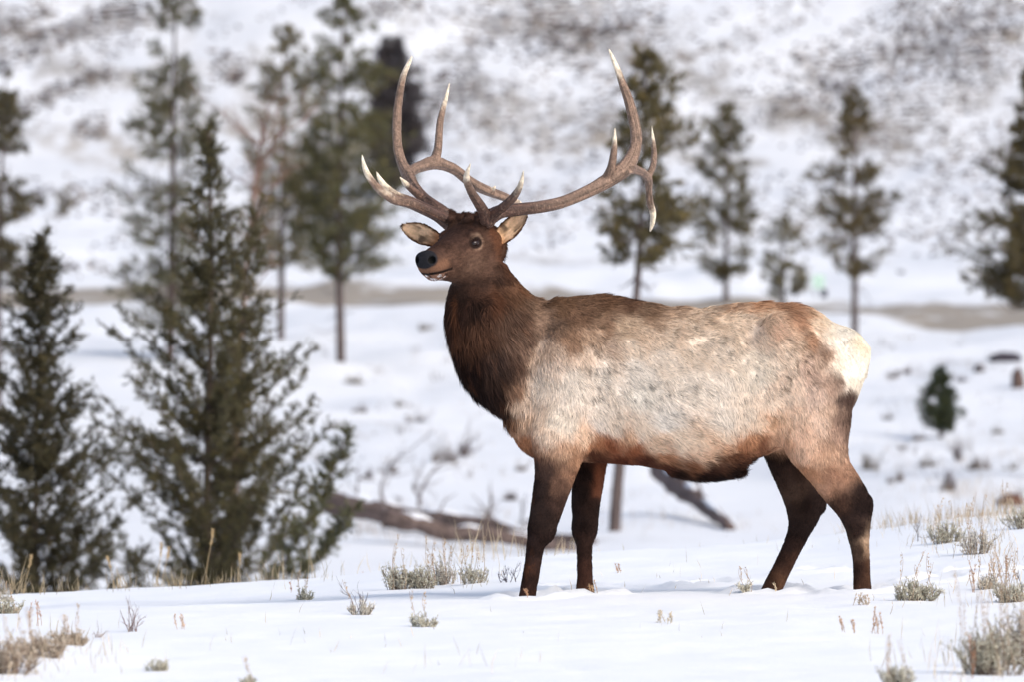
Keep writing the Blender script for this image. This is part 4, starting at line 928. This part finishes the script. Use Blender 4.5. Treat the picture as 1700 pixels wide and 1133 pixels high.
SH = [(738, 755, 26, 26, 'largest grey-brown shrub on the snow left of the elk chest'), (778, 752, 18, 16, 'grey shrub just right of the largest one by the elk chest'), (584, 634, 26, 10, 'flat grey shrub at the foot of the tall bare-trunked pine'),
 (596, 682, 20, 9, 'low shrub below the one at the pine foot'), (696, 696, 16, 11, 'small brown shrub left of the dark mane'), (700, 546, 22, 8, 'faint shrub left of the elk throat'), (647, 782, 20, 9, 'dark low shrub just above the fallen log'),
 (612, 790, 14, 11, 'pale small shrub at the left end of the fallen log'), (665, 672, 12, 8, 'tiny dark shrub near the top of the open snow left of the mane'), (865, 778, 12, 10, 'small shrub against the near foreleg top'),
 (850, 826, 11, 10, 'tiny shrub between the fallen log and the near foreleg'), (1445, 768, 20, 22, 'bristly shrub right of the hind hock'), (1488, 795, 15, 12, 'dark small shrub right of the bristly one by the hock'),
 (1562, 800, 22, 28, 'upright brown shrub on the lower right slope'), (1540, 770, 20, 12, 'grey shrub left above the upright brown one'), (1622, 772, 26, 16, 'spreading grey shrub on the lower right slope'), (1592, 755, 14, 20, 'tall thin shrub between two grey ones on the lower right slope'),
 (1680, 776, 12, 9, 'small dark shrub near the right edge above the reddish rock'), (1480, 625, 16, 8, 'faint shrub just right of the cream rump'), (1512, 618, 20, 8, 'low shrub between the rump and the small spruce'), (1478, 695, 10, 8, 'tiny shrub right of the dark thigh edge'),
 (1522, 728, 14, 8, 'small shrub below left of the small spruce'), (1600, 632, 12, 7, 'tiny shrub right of the small spruce top'), (1655, 720, 10, 7, 'tiny shrub right of the small spruce foot'), (1500, 745, 10, 7, 'speck of a shrub above the hock shrubs')]
for i_, (px, py, wr, hr, lb) in enumerate(SH):
    rs = np.random.default_rng(100+i_); hp = hit(px, py+hr*.6, 80)[0]; s = hp[1]/FP; G = Geo(); c = lin([(128, 118, 112), (108, 98, 98), (140, 134, 128)][i_ % 3])
    for q in range(4):
        o3 = hp+np.array([rs.normal()*wr*s*.45, rs.normal()*wr*s*.5, -.03]); shrub(G, o3, wr*s*rs.uniform(.4, .8), hr*s*rs.uniform(1.0, 2.2), 22, rs, c, .013)
    for q in range(5): branchy(G, hp+np.array([rs.normal()*wr*s*.4, 0, -.02]), (rs.normal()*.6, rs.normal()*.4, 1), hr*s*rs.uniform(1.2, 2.4), .007, 1, rs, c*.8, .5, .1)
    tag(G.build('shrub', M_TWIG, None, hp), lb, 'shrub', GS)
# brush over the far hill: masses of sagebrush nobody could count
rs = np.random.default_rng(200); pts = []
def band(x0, y0, x1, y1, wd_, n):
    n = int(n*2.2); t_ = rs.random(n); a = rs.normal(size=n)*wd_; L = math.hypot(x1-x0, y1-y0); nx, ny = -(y1-y0)/L, (x1-x0)/L
    b_ = rs.normal(size=n)*wd_*.5
    pts.append(np.stack([x0+(x1-x0)*t_+nx*a+b_, y0+(y1-y0)*t_+ny*a], -1))
band(-20, 110, 240, 10, 12, 170); band(-20, 60, 90, 15, 12, 70); band(0, 200, 190, 120, 8, 90); band(120, 60, 330, 10, 14, 100)
band(700, 200, 800, 120, 22, 110); band(780, 40, 1000, 90, 26, 190); band(870, 20, 1100, 40, 24, 170); band(1330, 130, 1640, 60, 26, 260); band(1480, 30, 1700, 20, 24, 130); band(1560, 130, 1690, 60, 18, 90)
band(1000, 130, 1500, 190, 55, 150); band(1430, 200, 1700, 260, 45, 130); band(700, 160, 1000, 240, 35, 90); band(120, 215, 180, 215, 10, 30); band(360, 110, 400, 130, 14, 50); band(600, 20, 700, 0, 12, 40)
band(0, 330, 300, 335, 14, 80); band(600, 330, 1700, 345, 22, 170); band(0, 440, 300, 452, 8, 40); band(1400, 400, 1700, 380, 24, 60)
cx = rs.uniform(-60, 1760, 26000); cy = rs.uniform(-15, 420, 26000)
al_ = (cx*.90-cy*.44); ac_ = (cx*.44+cy*.90)
dn_ = np.interp(cx, [0, 300, 650, 850, 1700], [.0, .02, .12, .18, .24])*np.interp(cy, [0, 120, 300, 350, 420], [1.1, 1, .7, .9, .35])
dn_ = dn_+1.1*np.clip(vnoise(al_/130, ac_/22, 0, 81), -.6, 1)*np.interp(cx, [0, 500, 900, 1700], [.75, .6, .8, .9])+.25*vnoise(cx/22, cy/11, 0, 82)
dn_ = dn_-.25*np.exp(-((cx-1180)/90)**2-((cy-330)/60)**2)
kp = rs.random(26000) < np.clip(dn_-.10, 0, .9)*.62
pts.append(np.stack([cx[kp], cy[kp]], -1))
pts = np.vstack(pts); hp = hit(pts[:, 0], pts[:, 1], 216); G = Geo(); print('brush', len(pts))
for q, P in enumerate(hp):
    s = P[1]/FP; R_ = rs.uniform(2.0, 6.5)*s*(1.4 if q < 5000 else 1); c = lin([(104, 98, 102), (118, 108, 106), (140, 122, 110), (88, 84, 92)][rs.integers(4)])
    shrub(G, P, R_, R_*.8, 9 if q < 5000 else 6, rs, c, .06)
tag(G.build('hillside_brush', M_TWIG, None), 'grey-brown sagebrush scattered in patches and bands over the snowy hill', 'brush', kind='stuff')

# ------------------------------------------------------------------ foreground plants
def ghit(px, py):
    px = np.atleast_1d(np.asarray(px, float)); py = np.atleast_1d(np.asarray(py, float))
    Y = np.linspace(28, 50, 700)[None]; X = (px[:, None]-850)/FP*Y; Z = CAMZ-(py[:, None]-566.5)/FP*Y
    b = terrain(X, np.broadcast_to(Y, X.shape)) >= Z; i_ = np.where(b.any(1), b.argmax(1), 690); yy = Y[0, i_]
    x_ = (px-850)/FP*yy; return np.stack([x_, yy, terrain(x_, yy)], -1)
SG = 'sagebrush clumps poking through the near snow'
def sage(px, py, wr, hr, lb, seed, col=(176, 172, 152), stems=34, spikes=4, twig=(112, 98, 88), leafy=1.0, name='sagebrush'):
    rs = np.random.default_rng(seed); P = ghit(px, py)[0]; s = P[1]/FP; R_, H_ = wr*s*1.15, hr*s*1.25; stems = int(stems*1.2)
    root = empty(name, P); LO = np.array(root.location); T = Geo(); G = Geo(); tc_ = lin(twig); lc = lin(col)
    for q in range(stems):
        az = rs.uniform(0, 6.283); rr = rs.uniform(0, 1)**.6
        p0 = P+np.array([math.cos(az)*R_*rr*.55, math.sin(az)*R_*rr*.4, -.02])
        d = np.array([math.cos(az)*rr*.75*R_/H_, math.sin(az)*rr*.6*R_/H_, 1.0])+rs.normal(size=3)*.16
        L = H_*rs.uniform(.55, 1.0)*(1-.25*rr)
        n = 6; d /= np.linalg.norm(d); pp = [p0]
        for k_ in range(n): d = d+rs.normal(size=3)*.13; d[2] += .05; d /= np.linalg.norm(d); pp.append(pp[-1]+d*L/n)
        pp = np.array(pp); T.tube(pp, np.linspace(.0022, .0010, n+1), 4, tc_*rs.uniform(.8, 1.3))
        nl = int(22*leafy)
        if nl:
            u_ = rs.uniform(.25, 1.02, nl); pos = np.stack([np.interp(u_, np.linspace(0, 1, n+1), pp[:, c_]) for c_ in range(3)], -1)
            G.blades(pos, rs.normal(size=(nl, 3))*.7+d+np.array([0, 0, .5]), rs.uniform(.010, .024, nl), .0042, lc*rs.uniform(.7, 1.15, (nl, 1)), .1)
        for e in range(2):
            i_ = rs.integers(2, n); dd = d+rs.normal(size=3)*.6; dd /= np.linalg.norm(dd); ee = np.array([pp[i_], pp[i_]+dd*L*.2, pp[i_]+dd*L*.35+np.array([0, 0, L*.06])]); T.tube(ee, [.0014, .0011, .0007], 4, tc_)
            if nl: G.blades(np.repeat(ee, 4, 0), rs.normal(size=(12, 3))+np.array([0, 0, .8]), .016, .004, lc*rs.uniform(.7, 1.15, (12, 1)))
    for q in range(spikes):                                    # dry flower spikes
        az = rs.uniform(0, 6.283); p0 = P+np.array([math.cos(az)*R_*.6, math.sin(az)*R_*.5, 0]); d = np.array([rs.normal()*.12, rs.normal()*.1, 1]); L = H_*rs.uniform(1.2, 1.9)
        pp = np.array([p0+d*L*f+np.array([.01*math.sin(f*5+q), 0, 0]) for f in np.linspace(0, 1, 7)]); T.tube(pp, np.linspace(.0016, .0008, 7), 4, lin((160, 138, 118)))
        nl = 26; u_ = rs.uniform(.45, 1.0, nl); pos = p0+d*(L*u_)[:, None]; G.blades(pos, rs.normal(size=(nl, 3))*.6+np.array([0, 0, .9]), .012, .0036, lin((186, 162, 134))*rs.uniform(.75, 1.2, (nl, 1)))
    T.build('stem', M_TWIG, root, LO)
    if G.n: G.build('leaves', M_LEAF, root, LO)
    tag(root, lb, 'shrub', SG); return root
SAGE = [(662, 980, 32, 40, 'widest pale sagebrush clump left of the elk near foreleg, left half', 40, 3), (702, 978, 26, 38, 'dense sagebrush clump in the middle of the row left of the foreleg', 30, 5), (737, 972, 20, 42, 'rounded dark-stemmed sagebrush at the right of the row left of the foreleg', 26, 3),
 (782, 970, 26, 36, 'thin brownish sagebrush between the row and the near foreleg', 20, 5), (1519, 998, 38, 36, 'pale round sagebrush clump in a hollow right of the near hind leg', 44, 5), (1640, 979, 20, 26, 'small sagebrush behind the clump at the right edge', 20, 5), (1682, 1001, 30, 38, 'sagebrush with tall reddish spikes at the right edge', 34, 8),
 (1570, 903, 36, 34, 'tawny sagebrush on the ridge right of the hind leg', 30, 4), (1622, 922, 24, 44, 'sagebrush with thin spikes on the ridge near the right edge', 22, 5), (1692, 880, 26, 40, 'sagebrush cut by the right edge on the ridge', 22, 3), (1650, 1122, 66, 78, 'large foreground sagebrush filling the bottom right corner', 70, 10),
 (1700, 1105, 50, 84, 'foreground sagebrush cut by the right edge beside the largest one', 60, 6), (1490, 1140, 30, 40, 'short sagebrush at the bottom edge left of the largest one', 22, 3), (12, 1020, 30, 26, 'low sagebrush cut by the left edge below the crest', 24, 1), (2, 1000, 22, 18, 'second low sagebrush at the left edge just under the crest', 18, 1),
 (700, 1042, 28, 28, 'small sparse sagebrush in open snow below the pale row', 14, 2), (505, 997, 20, 22, 'tiny sagebrush in the snow left of the bare twigs', 14, 2), (602, 1022, 22, 26, 'small sagebrush tuft at the foot of the bare dark twigs', 14, 1), (258, 1115, 20, 28, 'lone grey-green sage sprig near the bottom left', 12, 0),
 (410, 1140, 14, 22, 'sage sprig cut by the bottom edge left of centre', 8, 1), (1340, 1030, 1, 1, '', 0, 0), (1240, 985, 12, 22, 'tiny sage sprig in front of the far hind foot', 7, 2)]
for i_, (px, py, wr, hr, lb, n, sp) in enumerate(SAGE):
    if not n: continue
    sage(px, py, wr, hr, lb, 300+i_, col=[(204, 200, 184), (196, 192, 174), (208, 202, 190)][i_ % 3], stems=n, spikes=sp)
# brown heath on the lip of the drift, bottom left
HB = [(20, 1120, 40, 66, 'dark twiggy brown bush in the bottom left corner'), (70, 1092, 40, 44, 'tawny twiggy bush right of the corner one'), (112, 1072, 34, 30, 'low tawny bush at the right end of the bottom left bushes')]
for i_, (px, py, wr, hr, lb) in enumerate(HB):
    sage(px, py, wr, hr, lb, 340+i_, col=(196, 182, 164), stems=44, spikes=3, twig=(118, 98, 86), leafy=.45, name='dry_bush')
# bare twig bushes
def twigs(px, py, h_, w_, n, lb, seed, col=(88, 74, 72)):
    rs = np.random.default_rng(seed); P = ghit(px, py)[0]; s = P[1]/FP; G = Geo(); c = lin(col)
    for q in range(n):
        d = np.array([rs.uniform(-1, 1)*w_/h_, rs.normal()*.3, 1.0]); d /= np.linalg.norm(d)
        branchy(G, P+np.array([rs.normal()*w_*s*.25, 0, -.02]), d, h_*s*rs.uniform(.6, 1), .0028, 2, rs, c, .45, .2, (1, 3))
    tag(G.build('bare_twigs', M_TWIG, None, P), lb, 'twigs', 'leafless twig bushes in the near snow')
twigs(592, 1018, 46, 26, 5, 'dark bare twigs left of the small tuft in mid snow', 401)
twigs(846, 968, 34, 20, 6, 'dark bare twig fan touching the near foreleg', 402, (62, 56, 66))
twigs(220, 1050, 42, 24, 7, 'reddish bare twigs in the snow at left', 403, (122, 100, 96))
twigs(1522, 900, 38, 26, 2, 'two dark crooked twigs on the ridge right of the hind leg', 404, (84, 74, 76))
twigs(160, 1060, 22, 10, 3, 'short bare twigs left of the reddish ones', 405, (128, 106, 98))
twigs(1705, 975, 40, 26, 4, 'grey bare twigs at the right edge', 406, (96, 92, 100))
# dry seed spikes
def spikes(px, py, h_, w_, n, lb, seed, col=(190, 156, 126)):
    rs = np.random.default_rng(seed); P = ghit(px, py)[0]; s = P[1]/FP; T = Geo(); c = lin(col)
    for q in range(n):
        p0 = P+np.array([rs.uniform(-1, 1)*w_*s, rs.normal()*.03, -.02]); L = h_*s*rs.uniform(.6, 1.05); d = np.array([rs.normal()*.07, rs.normal()*.08, 1])
        pp = np.array([p0+d*L*f for f in np.linspace(0, 1, 5)]); pp[:, 0] += .01*np.sin(np.linspace(0, 3, 5)+q); T.tube(pp, np.linspace(.0016, .0008, 5), 4, c*.85)
        nl = 30; u_ = rs.uniform(.35, 1.02, nl); pos = np.stack([np.interp(u_, np.linspace(0, 1, 5), pp[:, k_]) for k_ in range(3)], -1)
        T.blades(pos, rs.normal(size=(nl, 3))*.45+np.array([0, 0, .9]), .013, .0032, c*rs.uniform(.75, 1.25, (nl, 1)))
    T.tube(P+np.array([[-w_*s, 0, -.02], [0, 0, -.022], [w_*s, 0, -.02]]), .003, 5, c*.8)
    tag(T.build('seed_spikes', M_GRASS, None, P), lb, 'grass', 'dry seed spikes in the near snow')
spikes(1458, 1054, 48, 7, 5, 'thick tan seed spikes in the snow below the near hind foot', 421)
spikes(1396, 1050, 32, 2, 2, 'pair of tan seed spikes leaning left of the thick ones', 422)
spikes(1414, 1052, 26, 1.5, 2, 'short faint spikes between the two tan clumps', 423)
spikes(1103, 1036, 32, 14, 7, 'pale grass spikes in open snow below the belly', 424, (214, 200, 176))
spikes(1030, 952, 20, 8, 3, 'small tan sprig behind the forelegs', 425)
spikes(1614, 985, 70, 12, 4, 'tall reddish spikes right of the round sagebrush', 426, (180, 150, 126))
spikes(1663, 975, 60, 14, 6, 'reddish spike cluster near the right edge', 427, (180, 150, 126))
spikes(1432, 1006, 26, 22, 9, 'short pale stems just below the near hind foot', 428, (206, 190, 170))
spikes(298, 1046, 34, 10, 3, 'faint tan stems right of the reddish twigs', 429, (206, 178, 156))
spikes(55, 1040, 46, 10, 4, 'pinkish spikes left of centre of the left snow', 430, (198, 166, 146))
spikes(610, 950, 40, 8, 3, 'rusty spikes at the crest left of the sagebrush row', 431, (190, 144, 116))
spikes(480, 985, 34, 3, 1, 'single rusty stalk in the snow at left centre', 432, (176, 134, 108))
spikes(1612, 1128, 96, 2, 2, 'tallest rusty spike rising from the bottom right', 433, (176, 128, 98))
spikes(985, 985, 24, 5, 3, 'short dry stems at the far forefoot', 434, (200, 168, 132))
spikes(872, 994, 26, 2, 2, 'short dry stems at the near forefoot', 435, (190, 150, 120))
spikes(1288, 984, 30, 6, 1, 'thin pale stem leaning on the far hind foot', 436, (226, 206, 176))
# grass along the crest and over the snow: uncountable
rs = np.random.default_rng(500); G = Geo()
def grass(px, py, n, h_, sx, sy, col, lean=.25, back=False, w_=.003):
    if back:                                                   # stand on the crest itself
        pxx = px+rs.normal(size=n)*sx; Yg = np.linspace(41, 50.5, 200)[None]; Xg = (pxx[:, None]-850)/FP*Yg; Zg = terrain(Xg, np.broadcast_to(Yg, Xg.shape))
        ic = ((Zg-CAMZ)/Yg).argmax(1); yc_ = Yg[0, ic]; gp = np.stack([(pxx-850)/FP*yc_, yc_, Zg[np.arange(n), ic]], -1)
    else: gp = ghit(px+rs.normal(size=n)*sx, py+rs.normal(size=n)*sy)
    s = gp[:, 1:2]/FP
    if back: gp[:, 1] += rs.uniform(-.5, .35, n); gp[:, 2] = terrain(gp[:, 0], gp[:, 1])
    L = h_*s[:, 0]*rs.uniform(.35, 1.1, n); d = np.stack([rs.normal(size=n)*lean, rs.normal(size=n)*lean, np.ones(n)], -1)
    G.blades(gp-np.array([0, 0, .01]), d, L, w_*1.35, lin(col)*rs.uniform(.6, 1.25, (n, 1)), .10)
for px, n, h_ in [(30, 60, 50), (110, 40, 40), (210, 50, 44), (290, 50, 50), (370, 50, 40), (450, 40, 44), (520, 30, 50), (15, 34, 80), (75, 26, 60), (140, 14, 44), (190, 14, 46), (230, 10, 60), (270, 18, 56), (320, 16, 52), (345, 10, 44), (385, 14, 44), (430, 10, 30), (470, 16, 70), (500, 10, 56), (545, 8, 34), (612, 10, 40), (700, 26, 60), (745, 34, 80), (775, 30, 76), (820, 26, 66), (862, 20, 50), (925, 26, 46), (1000, 8, 24)]:
    cy = float(np.interp(px, [0, 150, 250, 350, 450, 550, 700, 850, 1000], [977, 972, 963, 955, 946, 941, 935, 925, 908]))
    grass(px, cy, int(n*.5), h_*rs.uniform(.7, 1.3), 16, 2, (192, 176, 148) if px > 560 else (164, 148, 120), .28, True)
for px, py, n, h_, sx, sy in [(1520, 866, 100, 46, 55, 6), (1620, 856, 150, 44, 50, 7), (1690, 850, 80, 50, 20, 8), (1640, 905, 110, 40, 50, 14), (1500, 880, 90, 34, 60, 6), (1600, 868, 160, 34, 60, 7), (1680, 862, 60, 40, 25, 8), (1560, 900, 60, 30, 50, 8), (1430, 868, 20, 20, 30, 5), (100, 1085, 120, 40, 50, 16), (40, 1110, 90, 50, 40, 14), (1600, 1110, 90, 60, 60, 20), (1500, 1000, 16, 26, 40, 8), (1650, 990, 50, 50, 40, 14), (750, 968, 60, 44, 50, 8), (1640, 930, 40, 46, 40, 10),
        (560, 1060, 8, 30, 60, 20), (400, 1040, 12, 26, 90, 25), (950, 1060, 10, 24, 120, 30), (1250, 1040, 10, 24, 120, 30), (200, 1090, 8, 40, 80, 20), (750, 1110, 14, 50, 60, 14), (1170, 960, 24, 26, 110, 14), (1320, 900, 20, 20, 100, 10), (520, 970, 10, 26, 40, 8)]:
    grass(px, py, n, h_, sx, sy, (192, 176, 152), .22, False, .0024)
def fargrass(px, py, sx, sy, n, h_, col, w_=.012):
    hp_ = hit(px+rs.normal(size=n)*sx, py+rs.normal(size=n)*sy, 60); s_ = hp_[:, 1]/FP
    d = np.stack([rs.normal(size=n)*.3, rs.normal(size=n)*.3, np.ones(n)], -1)
    G.blades(hp_-np.array([0, 0, .02]), d, h_*s_*rs.uniform(.3, 1.1, n), w_, lin(col)*rs.uniform(.7, 1.2, (n, 1)), .1)
for px, py, sx, sy, n, h_ in [(700, 880, 90, 12, 260, 30), (600, 860, 50, 14, 90, 26), (840, 900, 50, 8, 120, 34), (1150, 870, 90, 12, 60, 20), (1560, 800, 90, 24, 160, 20), (1640, 830, 40, 10, 120, 30), (1600, 700, 80, 60, 120, 12), (720, 720, 90, 60, 140, 12), (650, 560, 90, 30, 70, 9), (1500, 640, 40, 40, 50, 10), (1060, 850, 60, 20, 40, 22)]:
    fargrass(px, py, sx, sy, n, h_, (178, 162, 142))
for q in range(60):                                            # bank tussocks, loosely clustered
    cx_, cy_ = (rs.uniform(500, 880), rs.uniform(560, 880)) if q % 2 else (rs.uniform(1430, 1700), rs.uniform(560, 840))
    fargrass(cx_, cy_, rs.uniform(3, 14), 3, int(rs.integers(8, 26)), rs.uniform(7, 16), [(132, 124, 120), (150, 138, 126), (118, 110, 108)][q % 3], .016)
tag(G.build('dry_grass', M_GRASS, None), 'thin straw-coloured grass blades along the crest and through the snow', 'grass', kind='stuff')
# tall seed heads against the dark trees
def seedhead(px, py, tx_, ty_, lb, seed):
    rs = np.random.default_rng(seed); P = ghit(px, py)[0]; Y = P[1]+.25; P = np.array([P[0], Y, float(terrain(P[0], Y))]); E = at(tx_, ty_, Y); T = Geo(); c = lin((196, 172, 132))
    pp = cr([P, P+(E-P)*.5+np.array([-.01, 0, .01]), P+(E-P)*.85, E], 6); T.tube(pp, np.linspace(.0024, .001, len(pp)), 5, c)
    nl = 80; u_ = rs.uniform(.62, 1.0, nl); pos = np.stack([np.interp(u_, np.linspace(0, 1, len(pp)), pp[:, k_]) for k_ in range(3)], -1)
    T.blades(pos, rs.normal(size=(nl, 3))*.35+(E-P)/np.linalg.norm(E-P), .022, .0045, c*rs.uniform(.8, 1.2, (nl, 1)))
    tag(T.build('grass_stalk', M_GRASS, None, P), lb, 'grass', 'tall grass stalks on the left crest')
seedhead(336, 958, 353, 882, 'tallest grass seed head before the large juniper', 601)
seedhead(258, 963, 268, 905, 'straight grass stalk left of the tallest seed head', 602)
seedhead(262, 963, 280, 912, 'grass stalk leaning right beside the straight one', 603)
seedhead(204, 968, 179, 928, 'grass stalk bent to the left alone on the crest', 604)
seedhead(395, 952, 398, 922, 'short grass stalk right of the tallest seed head', 605)
seedhead(30, 978, 52, 925, 'grass stalk leaning right near the left edge', 606)
print('objects', len(D.objects))
